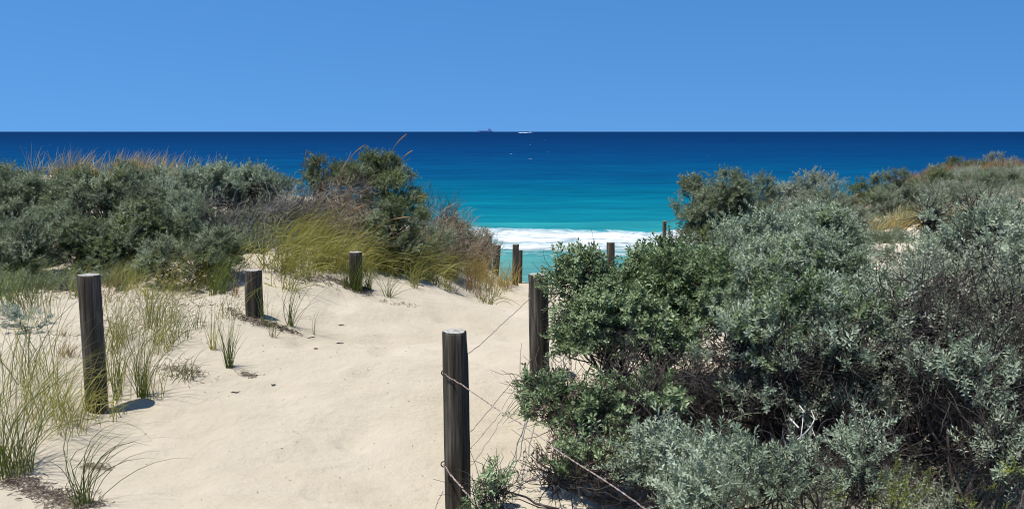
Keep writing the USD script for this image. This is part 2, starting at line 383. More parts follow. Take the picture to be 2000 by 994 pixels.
def hullmesh(L, B, D, z0, flare=.25, bow=1):
    s = np.linspace(-.5, .5, 25)
    w = np.clip(1 - np.clip((s * bow - .28) / .22, 0, 1) ** 1.8, .02, 1) * np.clip(.75 + (s * bow + .5) * 2, 0, 1)
    sheer = D * (1 + .35 * np.clip((s * bow - .3) / .2, 0, 1) ** 2)
    ring = []
    for si, wi, di in zip(s, w, sheer):
        b = B / 2 * wi
        ring.append([(si * L, -b * .75, z0), (si * L + bow * L * .02 * (wi < .5), -b, z0 + di), (si * L + bow * L * .02 * (wi < .5), b, z0 + di), (si * L, b * .75, z0)])
    V = np.array(ring).reshape(-1, 3)
    F = []
    for i in range(24):
        for j in range(4):
            a, b2 = i * 4 + j, i * 4 + (j + 1) % 4
            F += [(a, a + 4, b2 + 4), (a, b2 + 4, b2)]
    F += [(0, 1, 2), (0, 2, 3), (96, 98, 97), (96, 99, 98)]
    return V, np.array(F)


def box(cx, cy, cz, lx, ly, lz):
    m = trimesh.creation.box((lx, ly, lz)); m.apply_translation((cx, cy, cz))
    return np.array(m.vertices), np.array(m.faces)


def shift(m, p):
    return np.asarray(m[0]) + np.asarray(p), m[1]


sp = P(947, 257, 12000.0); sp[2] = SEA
ship = thing('cargo_ship', 'long cargo ship low on the horizon with haze blue put into its colour', 'ship', sp)
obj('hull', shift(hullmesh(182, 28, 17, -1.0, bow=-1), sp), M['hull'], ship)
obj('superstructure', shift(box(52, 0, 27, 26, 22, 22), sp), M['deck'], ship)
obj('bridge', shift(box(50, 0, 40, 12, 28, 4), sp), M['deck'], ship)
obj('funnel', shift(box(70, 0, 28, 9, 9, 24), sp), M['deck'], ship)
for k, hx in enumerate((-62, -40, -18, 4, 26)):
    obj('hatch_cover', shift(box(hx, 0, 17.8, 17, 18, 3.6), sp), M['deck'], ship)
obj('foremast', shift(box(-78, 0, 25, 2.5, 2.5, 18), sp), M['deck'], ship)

bp = P(1036, 260, 5000.0); bp[2] = SEA
boat = thing('motor_boat', 'small white motor boat speeding right below the horizon', 'boat', bp)
obj('hull', shift(hullmesh(19, 5, 2.6, -.4, bow=1), bp), M['boatwhite'], boat)
obj('cabin', shift(box(-1, 0, 3.6, 9, 3.8, 2.8), bp), M['boatwhite'], boat)
obj('window', shift(box(-1, -1.93, 4.0, 7.5, .06, 1.0), bp), M['tint'], boat)
obj('flybridge', shift(box(-2, 0, 5.9, 5, 3.2, 1.4), bp), M['boatwhite'], boat)
s = np.linspace(0, 1, 26)
wk = np.stack([bp[0] - 8 - s * 52, np.full(26, bp[1]), np.full(26, SEA)], 1)
wr = 1.5 + 2.2 * meshkit.noise(np.stack([s * 9, 0 * s, 0 * s], 1), 4) * np.sin(np.pi * np.clip(s * 1.05 + .05, 0, 1)) ** .4
v, f = tubes(wk[None], wr[None], 8)
obj('boat_wake', (v, f), M['white'], smooth=True, kind='stuff', label='white wake trailing left behind the motor boat', category='wake')


# ------------------------------------------------------------------ fence posts
def post(px, ptop, pbot, Y, dia, label, seed, lean=0.0, eyes=(), bury=.35, loc=None, name='fence_post'):
    top = P(px, ptop, Y)
    gx, gy = top[0], top[1]
    zb = min(float(H(gx, gy)), P(px, pbot, Y)[2]) - bury
    hgt = top[2] - zb
    r = np.random.default_rng(seed)
    t = thing(name, label, 'fence post', (gx, gy, zb), 'timber posts of the beach path fence')
    n, rows = 28, 26
    a = np.arange(n) * 2 * np.pi / n
    zz = np.concatenate([np.linspace(0, hgt - .012, rows - 1), [hgt - .002]])
    A, Z = np.meshgrid(a, zz)
    q = np.stack([np.cos(A) * 2.2, np.sin(A) * 2.2, Z * 1.6 + seed * 7], -1)
    R = dia / 2 * (1 + .07 * fbm(q, 3, seed) + .10 * fbm(q * np.array([3.5, 3.5, .25]), 2, seed + 5))
    R[-1] *= .93
    # a long drying crack or two
    for c in r.uniform(0, 6.28, 2):
        d = np.abs((A - c + np.pi) % (2 * np.pi) - np.pi)
        R -= .004 * np.exp(-(d / .13) ** 2) * np.clip((Z - hgt * .3) / .2, 0, 1)
    # chipped top edge
    R -= .012 * np.clip(meshkit.noise(q * np.array([1.2, 1.2, 2]), seed + 9) - .6, 0, 1) * np.clip((Z - hgt + .14) / .1, 0, 1) * 4.0
    tilt = lean * Z
    V = np.stack([gx + R * np.cos(A) + tilt, gy + R * np.sin(A), zb + Z], -1)
    f = []
    for i in range(rows - 1):
        for j in range(n):
            p0, p1 = i * n + j, i * n + (j + 1) % n
            f += [(p0, p1, p1 + n), (p0, p1 + n, p0 + n)]
    Vf = V.reshape(-1, 3)
    obj('shaft', (Vf, np.array(f)), M['post'], t, smooth=50)
    rim = V[-1]
    cen = rim.mean(0)
    rings = [cen + (rim - cen) * k + np.array([0, 0, .001 + (1 - k) * .006]) + np.stack([np.zeros(n), np.zeros(n), r.uniform(-.002, .002, n)], 1) * (k < .99) for k in (1.0, .72, .42, .16)]
    cv = np.vstack(rings + [cen[None] + [0, 0, .006]])
    cf = []
    for i in range(3):
        for j in range(n):
            p0, p1 = i * n + j, i * n + (j + 1) % n
            cf += [(p0, p1, p1 + n), (p0, p1 + n, p0 + n)]
    cf += [(3 * n + j, 3 * n + (j + 1) % n, 4 * n) for j in range(n)]
    obj('end_grain', (cv, np.array(cf)), M['endgrain'], t, smooth=30)
    for (ex, ey) in eyes:                          # wire eyes on the post's side
        c = P(ex, ey, Y)
        tt = np.linspace(0, 2 * np.pi, 18)
        ring = c + np.stack([.012 * np.cos(tt), .003 * np.sin(tt * 2), .014 * np.sin(tt)], 1)
        shank = np.stack([np.linspace(c[0] + .012, c[0] + .05, 4), np.full(4, c[1]), np.full(4, c[2] + .016)], 1)
        sv, sf = merge([tubes(ring[None], np.full((1, 18), .0032), 6), tubes(shank[None], np.full((1, 4), .006), 6)])
        obj('wire_eye', (sv, sf), M['rust'], t, smooth=True)
    return t


post(894, 646, 1010, 4.9, .132, 'nearest timber post, chipped rim, wires strung from its left side', 1, lean=-.012, eyes=((867, 728), (866, 906)), bury=.3)
post(1056, 535, 738, 6.9, .137, 'dark post whose right side is overgrown by the big green silver shrub', 2, lean=-.016, eyes=((1036, 578), (1039, 698)))
post(177, 536, 812, 6.0, .134, 'tall dark post at left standing in long grass', 3, lean=-.008)
post(494, 527, 628, 7.9, .140, 'short half buried grey post on the left sand slope', 4)
post(694, 492, 560, 9.7, .128, 'short post half hidden by green grass at the foot of the grassy mound', 5)
post(803, 490, 534, 12.6, .122, 'post almost lost in the grass right of the dense green shrub', 6)
post(963, 478, 562, 17.5, .128, 'leaning post at the path crest, left of a pair of posts', 7, lean=.07)
post(1005, 477, 562, 17.8, .118, 'taller front post of the pair at the path crest', 8, lean=.02)
post(1014, 488, 556, 18.6, .095, 'thinner rear post of the pair at the path crest', 9, lean=.02)
post(1193, 473, 545, 18.0, .150, 'squat post top showing above the big shrub against the surf', 10, bury=.3)
post(1298, 431, 500, 18.5, .075, 'thin dark post against the turquoise water left of the round green shrub', 11)
post(957, 460, 500, 21.0, .075, 'tiny far post peeping over the brush at the crest', 12)
post(949, 462, 500, 21.4, .065, 'smallest far post top left of the other one over the brush', 13)


# ------------------------------------------------------------------ wires
def wire(pts, r, label, twist=False, wob=.004, seed=0, barbs=()):
    q = np.array([P(*p) for p in pts])
    t = np.linspace(0, 1, len(q)); tt = np.linspace(0, 1, 120)
    from scipy.interpolate import PchipInterpolator
    c = PchipInterpolator(t, q)(tt)
    rr = np.random.default_rng(seed)
    c += wob * np.stack([fbm(np.stack([tt * 25, 0 * tt + k, 0 * tt + seed], 1), 3, 50 + k) * 2 for k in range(3)], 1)
    if not twist:
        m = tubes(c[None], np.full((1, 120), r), 5)
    else:
        L = np.linalg.norm(np.diff(q, axis=0), axis=1).sum()
        tt2 = np.linspace(0, 1, 700)
        c2 = np.stack([np.interp(tt2, tt, c[:, k]) for k in range(3)], 1)
        T = unit(np.gradient(c2, axis=0)); A = unit(np.cross(T, [0, 0, 1.0])); B = np.cross(T, A)
        ph = tt2 * L / .055 * 2 * np.pi
        hx = r * 1.0 * (np.cos(ph)[:, None] * A + np.sin(ph)[:, None] * B)
        m = tubes(np.stack([c2 + hx, c2 - hx]), np.full((2, 700), r), 5)
    w = thing('fence_wire', label, 'wire', (0, 0, 0), 'wires of the beach path fence')
    obj('strand', m, M['wire'], w, smooth=True, kind='stuff' if twist else None)
    for (bx, by, bY, L, up) in barbs:
        c = P(bx, by, bY)
        q = c + np.linspace(-1, 1, 5)[:, None] * np.array([L, 0, up]) + rr.normal(0, .002, (5, 3))
        obj('wire_knot', tubes(q[None], np.full((1, 5), .004), 5), M['wire'], w, smooth=True)


wire([(1037, 580, 6.88), (1005, 611, 6.4), (965, 648, 5.75), (924, 683, 5.1), (905, 696, 4.97)], .0024, 'upper single wire between the nearest post and the overgrown post')
wire([(1039, 700, 6.88), (1010, 735, 6.3), (970, 782, 5.6), (921, 840, 5.05), (905, 858, 4.97)], .0024, 'middle wire between the two near right posts, with a knot', seed=3, barbs=((1012, 741, 6.3, .035, .0),))
wire([(1040, 701, 6.88), (1000, 768, 6.1), (962, 826, 5.5), (921, 873, 5.05), (905, 890, 4.97)], .0019, 'thin slack wire crossing just below the knotted wire', seed=5, wob=.009)
wire([(1040, 722, 6.88), (1010, 768, 6.2), (970, 835, 5.6), (920, 908, 5.05), (905, 930, 4.97)], .0019, 'lowest slack wire between the two near right posts', seed=8, wob=.007)
wire([(868, 730, 4.84), (895, 747, 4.80), (940, 778, 4.6), (1024, 832, 4.3), (1130, 905, 4.0), (1250, 985, 3.6), (1330, 1040, 3.3)], .0017, 'twisted two strand wire running from the nearest post down into the shrubs', twist=True, seed=11)
wire([(867, 907, 4.84), (880, 926, 4.8), (905, 955, 4.7), (928, 982, 4.6), (990, 1050, 4.3)], .0024, 'short twisted wire from the lower eye of the nearest post', twist=True, seed=13)
wire([(866, 958, 4.95), (850, 992, 4.6), (838, 1030, 4.3)], .0022, 'wire leaving the nearest post at the bottom edge to the left', seed=15)
wire([(963, 496, 17.45), (930, 497, 16.4), (893, 493, 15.2), (850, 492, 14)], .006, 'distant wire leading left from the leaning post', seed=17)


# ------------------------------------------------------------------ grass
def blades(base, L, az, th0, bend, w, wind=(1.0, -.15), windk=.5, seg=6, seed=0):
    """Arched ribbons; every argument is per blade."""
    n = len(base)
    r = np.random.default_rng(seed)
    pts = [base]
    wv = np.array([wind[0], wind[1]]); wv = wv / np.linalg.norm(wv)
    hd = np.stack([np.cos(az), np.sin(az)], 1)
    for k in range(seg):
        s = (k + .5) / seg
        th = th0 + bend * s ** 1.4
        h = unit(hd * (1 - windk * s) + wv * windk * s * 1.6)
        d = np.stack([np.sin(th) * h[:, 0], np.sin(th) * h[:, 1], np.cos(th)], 1)
        pts.append(pts[-1] + d * (L / seg)[:, None])
    C = np.stack(pts, 1)
    T = unit(np.gradient(C, axis=1))
    sd = unit(np.cross(T, unit(r.normal(0, 1, (n, 1, 3)) + np.array([0, -.8, .2]))))
    s = np.linspace(0, 1, seg + 1)
    W = w[:, None] * (1 - .92 * s ** 1.7)[None]
    V = np.stack([C - sd * W[..., None] / 2, C + sd * W[..., None] / 2], 2).reshape(n, -1, 3)
    i = np.arange(seg) * 2
    f = np.vstack([np.stack([i, i + 1, i + 3], 1), np.stack([i, i + 3, i + 2], 1)])
    F = (f[None] + (np.arange(n) * (seg + 1) * 2)[:, None, None]).reshape(-1, 3)
    return V.reshape(-1, 3), F


def tuft_blades(c, n, L, rad, spread=.45, bend=.9, w=.0045, windk=.5, seed=0, az0=None, azs=3.2):
    r = np.random.default_rng(seed)
    a = r.uniform(0, 2 * np.pi, n); q = rad * np.sqrt(r.uniform(0, 1, n))
    b = np.stack([c[0] + q * np.cos(a), c[1] + q * np.sin(a)], 1)
    z = H(b[:, 0], b[:, 1]) - .015
    base = np.column_stack([b, z])
    az = (r.uniform(0, 2 * np.pi, n) if az0 is None else r.normal(az0, azs, n))
    ll = L * r.uniform(.45, 1.15, n)
    return blades(base, ll, az, np.abs(r.normal(0, spread * .6, n)), np.abs(r.normal(bend, bend * .45, n)), w * r.uniform(.7, 1.2, n), windk=windk, seed=seed + 1)


def clump(px, py, n, L, rad, label, look='grass', seed=0, name='grass_clump', cat='grass clump', group='grass clumps on the sand', c=None, **kw):
    c = G(px, py) if c is None else c
    t = thing(name, label, cat, c, group)
    obj('blades', tuft_blades(c, n, L, rad, seed=seed, **kw), M[look], t, kind='stuff')
    return t


CL = [
    (28, 925, 130, .78, .10, 'largest green grass clump at the bottom left corner', 'grass', dict(spread=.5, bend=1.0, w=.0045)),
    (112, 842, 84, .72, .16, 'wide golden green clump arching right in front of the tall left post', 'goldgrass', dict(spread=.7, bend=1.3, windk=.8, w=.0042)),
    (160, 992, 34, .62, .035, 'small clump at the bottom edge with long blades sweeping right', 'grass', dict(spread=.6, bend=1.1, windk=.9)),
    (279, 776, 58, .56, .035, 'upright clump with fanned shadow right of the tall left post', 'grass', dict(spread=.35, bend=.5)),
    (226, 776, 26, .55, .05, 'thin clump close against the right side of the tall left post', 'grass', dict(spread=.35, bend=.6)),
    (222, 690, 42, .55, .09, 'straw coloured clump behind the tall left post', 'goldgrass', dict(spread=.5, bend=.7)),
    (449, 719, 48, .46, .028, 'neat dark green clump alone on the open sand', 'grass', dict(spread=.3, bend=.35)),
    (418, 684, 26, .42, .03, 'thin clump just left of the neat dark green one', 'goldgrass', dict(spread=.3, bend=.35)),
    (532, 659, 12, .24, .025, 'few short blades below the half buried grey post', 'goldgrass', dict(spread=.5, bend=.5)),
    (568, 638, 34, .50, .03, 'light clump leaning right beside the half buried grey post', 'grass', dict(spread=.5, bend=.7, windk=.8)),
    (614, 655, 5, .34, .012, 'single bent stalk rising from smooth sand', 'goldgrass', dict(spread=.3, bend=.7, windk=.9)),
    (676, 562, 46, .36, .04, 'bright green clump left of the post at the mound foot', 'grass', dict(spread=.35, bend=.4)),
    (719, 566, 46, .40, .04, 'clump with dark base right of the post at the mound foot', 'grass', dict(spread=.45, bend=.5)),
    (757, 580, 34, .42, .035, 'pale clump alone on the sand below the mound', 'grass', dict(spread=.6, bend=.7, windk=.6)),
    (809, 562, 30, .48, .04, 'flat clump blown right at the top of the open sand', 'goldgrass', dict(spread=.7, bend=.8, windk=.9)),
    (330, 668, 80, .36, .16, 'low tangled green clump midway between the two left posts', 'grass', dict(spread=.8, bend=1.3)),
    (352, 738, 46, .22, .10, 'flattened green tuft with brown litter round it', 'grass', dict(spread=1.0, bend=1.0)),
    (128, 695, 60, .15, .07, 'short dead straw tuft left of the tall left post', 'straw', dict(spread=.8, bend=.5)),
    (123, 657, 24, .09, .03, 'tiny dark tuft above the dead straw tuft', 'straw', dict(spread=.6, bend=.3)),
    (25, 600, 170, .50, .28, 'thick green clump at the left edge behind the blue grey plant', 'grass', dict(spread=.6, bend=.9)),
    (425, 575, 90, .50, .08, 'upright bright green clump at the right end of the low dark mound', 'grass', dict(spread=.4, bend=.6)),
    (520, 636, 22, .36, .04, 'thin blades touching the right side of the half buried grey post', 'grass', dict(spread=.5, bend=.6)),
    (345, 572, 80, .62, .22, 'long arching clump in front of the low dark mound', 'goldgrass', dict(spread=.8, bend=1.4, windk=.9)),
    (458, 578, 28, .20, .05, 'reddish dry tuft left of the half buried grey post', 'orangegrass', dict(spread=.4, bend=.3)),
    (560, 527, 36, .18, .05, 'rust red dry tuft on the sand under the mound', 'orangegrass', dict(spread=.5, bend=.3)),
    (60, 742, 55, .72, .22, 'tall wispy clump between the left edge and the tall left post', 'grass', dict(spread=.35, bend=.7)),
    (20, 800, 70, .72, .22, 'tall loose clump at the left edge above the largest one', 'goldgrass', dict(spread=.4, bend=.9)),
    (300, 640, 26, .42, .06, 'sparse blades above the low tangled clump', 'grass', dict(spread=.4, bend=.6)),
    (385, 640, 20, .34, .06, 'sparse blades left of the half buried post on bare sand', 'grass', dict(spread=.5, bend=.6)),
    (250, 655, 60, .22, .14, 'low matted green patch right of the tall left post', 'grass', dict(spread=.9, bend=1.0)),
    (205, 814, 48, .40, .13, 'bent golden blades round the foot of the tall left post', 'goldgrass', dict(spread=.8, bend=1.3, windk=.6)),
    (200, 590, 50, .3, .14, 'straw tuft behind the top of the tall left post', 'straw', dict(spread=.5, bend=.6)),
    (660, 530, 60, .34, .12, 'dry brown clump at the edge of the mound grass', 'straw', dict(spread=.5, bend=.6)),
    (485, 548, 40, .28, .08, 'dry clump behind the half buried grey post', 'straw', dict(spread=.5, bend=.6)),
    (696, 570, 70, .44, .05, 'green blades standing in front of the post at the mound foot', 'grass', dict(spread=.4, bend=.6)),
    (600, 545, 30, .34, .06, 'lone green clump on the sand between two half buried posts', 'grass', dict(spread=.5, bend=.7)),
]
for i, (px, py, n, L, rad, label, look, kw) in enumerate(CL):
    clump(px, py, n, L, rad, label, look, seed=100 + i * 3, **kw)


def bank(name, label, cat, pts, n, L, look, seed, jit=.25, spread=.6, bend=1.1, windk=.9, w=.006, stalks=(), group=None):
    """A bank of grass along a line of ground points, with single tall seed stalks."""
    r = np.random.default_rng(seed)
    q = np.array([p if len(np.shape(p)) and len(p) == 2 and False else G(*p) for p in pts])
    t = r.uniform(0, len(q) - 1, n)
    b = np.stack([np.interp(t, np.arange(len(q)), q[:, k]) for k in range(2)], 1)
    k = r.integers(0, max(8, n // 22), n)                      # gathered into tufts
    cen = r.normal(0, 1, (max(8, n // 22), 2))
    tt = r.uniform(0, len(q) - 1, len(cen))
    cb = np.stack([np.interp(tt, np.arange(len(q)), q[:, j]) for j in range(2)], 1) + cen * jit
    b = cb[k] + r.normal(0, .05, (n, 2))
    base = np.column_stack([b, H(b[:, 0], b[:, 1]) - .02])
    th = thing(name, label, cat, q[0], group)
    obj('blades', blades(base, L * r.uniform(.4, 1.15, n), r.uniform(0, 6.28, n), np.abs(r.normal(0, spread * .6, n)), np.abs(r.normal(bend, bend * .4, n)), w * r.uniform(.7, 1.2, n), windk=windk, seed=seed), M[look], th, kind='stuff')
    for (x0, y0, x1, y1, Y) in stalks:
        a, e = P(x0, y0, Y), P(x1, y1, Y)
        s = np.linspace(0, 1, 12)[:, None]
        mid = a + (e - a) * s + np.array([0, 0, 1]) * (np.sin(np.pi * s) * .12 * np.linalg.norm(e - a)) - np.array([.5 if x1 > x0 else 0, 0, 0]) * (s * (1 - s)) * abs(e[0] - a[0])
        rad = np.where(s[:, 0] > .72, .0065 * np.sin(np.pi * np.clip((s[:, 0] - .70) / .32, 0, 1)) + .002, .0026)
        obj('seed_stalk', tubes(mid[None], rad[None], 5), M['straw'], th, smooth=True)
    return th


bank('dune_grass', 'bank of long golden green grass blown right across the mound foot', 'grass', [(545, 528), (620, 522), (700, 520), (780, 527), (850, 528)], 1700, .64, 'goldgrass', 501, jit=.27, bend=1.5, spread=.8, w=.008, stalks=(
    (590, 400, 600, 292, 11.2), (650, 400, 713, 283, 11.4), (740, 380, 794, 262, 11.4), (760, 370, 806, 294, 11.5), (770, 400, 838, 386, 11.2), (640, 490, 712, 400, 10.6), (720, 470, 800, 424, 10.6)))
bank('dune_grass', 'green grass growing up the middle of the mound over dead vines', 'grass', [(600, 500, 10.9), (680, 500, 10.9), (760, 505, 11.1)], 600, .62, 'goldgrass', 503, jit=.28, bend=1.5, spread=.8, w=.008)
bank('dune_grass', 'grass sloping down to the leaning post at the path crest', 'grass', [(850, 524), (885, 532), (915, 542)], 420, .46, 'goldgrass', 505, jit=.2, bend=1.3, w=.008)
bank('dune_grass', 'yellow grass between the leaning post and the post pair', 'grass', [(986, 558), (1000, 559), (1014, 557)], 170, .5, 'ochregrass', 507, jit=.09, windk=.4, bend=.6)
bank('dune_grass', 'brown dry grass along the left skyline behind the shrubs', 'grass', [(150, 356), (250, 354), (380, 358)], 1000, .56, 'ochregrass', 509, jit=.5, windk=.4, bend=.5, w=.013)
bank('dune_grass', 'ochre grass at the foot of the round green shrub on the right', 'grass', [(1320, 520), (1345, 522)], 260, .7, 'ochregrass', 511, jit=.22, windk=.3, bend=.5, w=.007)
bank('dune_grass', 'ochre and yellow grass on the sandy gap behind the right shrubs', 'grass', [(1690, 470), (1740, 450), (1800, 440), (1840, 430)], 800, .45, 'ochregrass', 513, jit=.9, windk=.4, bend=.7, w=.009)
bank('dune_grass', 'rusty orange grass on the right hill top', 'grass', [(1780, 372), (1850, 345), (1930, 330), (2010, 345)], 3000, .42, 'orangegrass', 515, jit=1.3, windk=.3, bend=.6, w=.016)
bank('dune_grass', 'rusty grass along the ridge left of the right hill', 'grass', [(1650, 400), (1700, 400), (1800, 370)], 400, .38, 'orangegrass', 517, jit=.9, windk=.3, bend=.6, w=.014)
bank('dune_grass', 'green grass between left shrubs and bare sand', 'grass', [(60, 570), (200, 565), (300, 560), (420, 545)], 420, .34, 'goldgrass', 519, jit=.3, windk=.6, bend=.9)
bank('dune_grass', 'tall dry stalks over the brush falling away right of the mound', 'grass', [(845, 520, 13.0), (880, 526, 14.0), (900, 532, 15.0)], 420, .75, 'straw', 525, jit=.3, windk=.3, bend=.6, w=.006, spread=.5)
bank('dune_grass', 'dry grass spilling down the sand edge left of the leaning post', 'grass', [(910, 510, 15.0), (924, 526, 15.0), (936, 540, 15.5)], 420, .40, 'ochregrass', 527, jit=.1, windk=.15, bend=.9, w=.008)
bank('sparse_dune_grass', 'thin scattered blades over the sand slope round the tall left post', 'grass', [(20, 720), (140, 640), (250, 620), (330, 620), (400, 640)], 220, .46, 'goldgrass', 521, jit=.32, windk=.7, bend=.8, w=.0042)
bank('sparse_dune_grass', 'thin scattered blades at the bottom left among the big clumps', 'grass', [(20, 860), (90, 800), (200, 740), (300, 700)], 240, .58, 'goldgrass', 523, jit=.3, windk=.8, bend=1.0, w=.0042)


# ------------------------------------------------------------------ shrubs
def leaf(L, W, fold=.18):
    v = np.array([[0, 0, 0], [-W / 2, L * .6, 0], [0, L * .58, -W * fold], [W / 2, L * .6, 0], [0, L, -W * .1]])
    return v, np.array([[0, 2, 1], [0, 3, 2], [2, 4, 1], [3, 4, 2]])


def shoot(seed, L=.13, nleaf=30, lsize=.024, lw=.0065, bend=.3):
    """One leafy shoot along +z: a thin stem with leaves set all round it."""
    r = np.random.default_rng(seed)
    parts = []
    s = np.linspace(0, 1, 5)
    bx, by = r.normal(0, bend * L, 2)
    stem = np.stack([bx * s ** 2, by * s ** 2, L * s], 1)
    for k in range(nleaf):
        t = .18 + .82 * (k + .5) / nleaf
        c = np.array([bx * t * t, by * t * t, L * t])
        a = k * 2.399 + r.normal(0, .3)
        el = (.12 + .95 * t ** 2) + r.normal(0, .25)            # tip leaves stand up
        d = np.array([math.cos(a) * math.cos(el), math.sin(a) * math.cos(el), math.sin(el)])
        x = unit(np.cross(d, [0, 0, 1.0]) + r.normal(0, .25, 3)); x = unit(x - d * (x @ d))
        n = np.cross(x, d)
        v, f = leaf(lsize * r.uniform(.7, 1.15) * (1 - .25 * t ** 4), lw * r.uniform(.8, 1.2))
        parts.append((c + v @ np.stack([x, d, n]), f))
    parts.append(tubes(stem[None], np.linspace(.0018, .0009, 5)[None], 3))
    return merge(parts)


def place(m, o, axis, roll, sc=1.0):
    z = unit(np.asarray(axis, float)); x = unit(np.cross(z, [.3, .9, .1])); y = np.cross(z, x)
    c, s_ = math.cos(roll), math.sin(roll)
    R = np.stack([x * c + y * s_, -x * s_ + y * c, z])
    return o + (m[0] * sc) @ R, m[1]


def tuft(seed, n=7, **kw):
    r = np.random.default_rng(seed)
    parts = []
    for k in range(n):
        ax = np.array([*(r.normal(0, .45, 2)), 1.0])
        o = np.array([*(r.normal(0, .03, 2)), r.uniform(-.05, .05)])
        parts.append(place(shoot(seed * 31 + k, **kw), o, ax, r.uniform(0, 6.28), r.uniform(.75, 1.15)))
    return merge(parts)


KINDS = {   # tuft variants by leaf form
    'narrow': [tuft(20 + k, 6, L=.125, nleaf=24, lsize=.030, lw=.0085) for k in range(4)],
    'broad': [tuft(40 + k, 6, L=.09, nleaf=18, lsize=.031, lw=.0125) for k in range(4)],
    'sparse': [tuft(60 + k, 4, L=.12, nleaf=15, lsize=.027, lw=.009) for k in range(4)],
    'fine': [tuft(80 + k, 8, L=.10, nleaf=20, lsize=.024, lw=.0085) for k in range(4)],
}


def quats(axis, roll):
    """Rotations taking +z to each axis, with a roll first."""
    z = unit(axis)
    h = unit(np.stack([-z[:, 1], z[:, 0], np.zeros(len(z)), 1 + z[:, 2]], 1) + 1e-9)      # x y z w
    qr = np.stack([0 * roll, 0 * roll, np.sin(roll / 2), np.cos(roll / 2)], 1)
    x1, y1, z1, w1 = h.T; x2, y2, z2, w2 = qr.T
    return np.stack([w1 * w2 - x1 * x2 - y1 * y2 - z1 * z2, w1 * x2 + x1 * w2 + y1 * z2 - z1 * y2, w1 * y2 - x1 * z2 + y1 * w2 + z1 * x2, w1 * z2 + x1 * y2 - y1 * x2 + z1 * w2], 1)


def scatter(parent, name, protos, look, pos, axis, roll, scale, seed):
    """Leafy tufts on a shrub: uncountable, one PointInstancer."""
    path = numbered(f'{parent.GetPath()}/{name}')
    off = np.array(UsdGeom.Xformable(parent).GetLocalTransformation().ExtractTranslation())
    pi = UsdGeom.PointInstancer.Define(stage, path)
    targets = []
    for k, pm in enumerate(protos):
        usdkit.mesh(stage, f'{path}/tuft_{k:03d}', pm, M[look])
        targets.append(Sdf.Path(f'{path}/tuft_{k:03d}'))
    pi.CreatePrototypesRel().SetTargets(targets)
    r = np.random.default_rng(seed)
    pi.CreateProtoIndicesAttr(Vt.IntArray.FromNumpy(r.integers(0, len(protos), len(pos)).astype(np.int32)))
    pi.CreatePositionsAttr(Vt.Vec3fArray.FromNumpy((pos - off).astype(np.float32)))
    q = quats(axis, roll)
    pi.CreateOrientationsAttr(Vt.QuathArray([Gf.Quath(*map(float, v)) for v in q]))
    pi.CreateScalesAttr(Vt.Vec3fArray.FromNumpy(np.repeat(scale[:, None], 3, 1).astype(np.float32)))
    data(pi.GetPrim(), kind='stuff')


def curves(a, b, r, sag=.12, m=6):
    """Wobbly lines from points a to points b."""
    s = np.linspace(0, 1, m)[None, :, None]
    L = np.linalg.norm(b - a, axis=1)[:, None, None]
    side = unit(r.normal(0, 1, (len(a), 1, 3)))
    kink = r.normal(0, .035, (len(a), m, 3)) * np.sin(np.pi * s)
    return a[:, None] + (b - a)[:, None] * s + (np.sin(np.pi * s) * sag * side + kink) * L


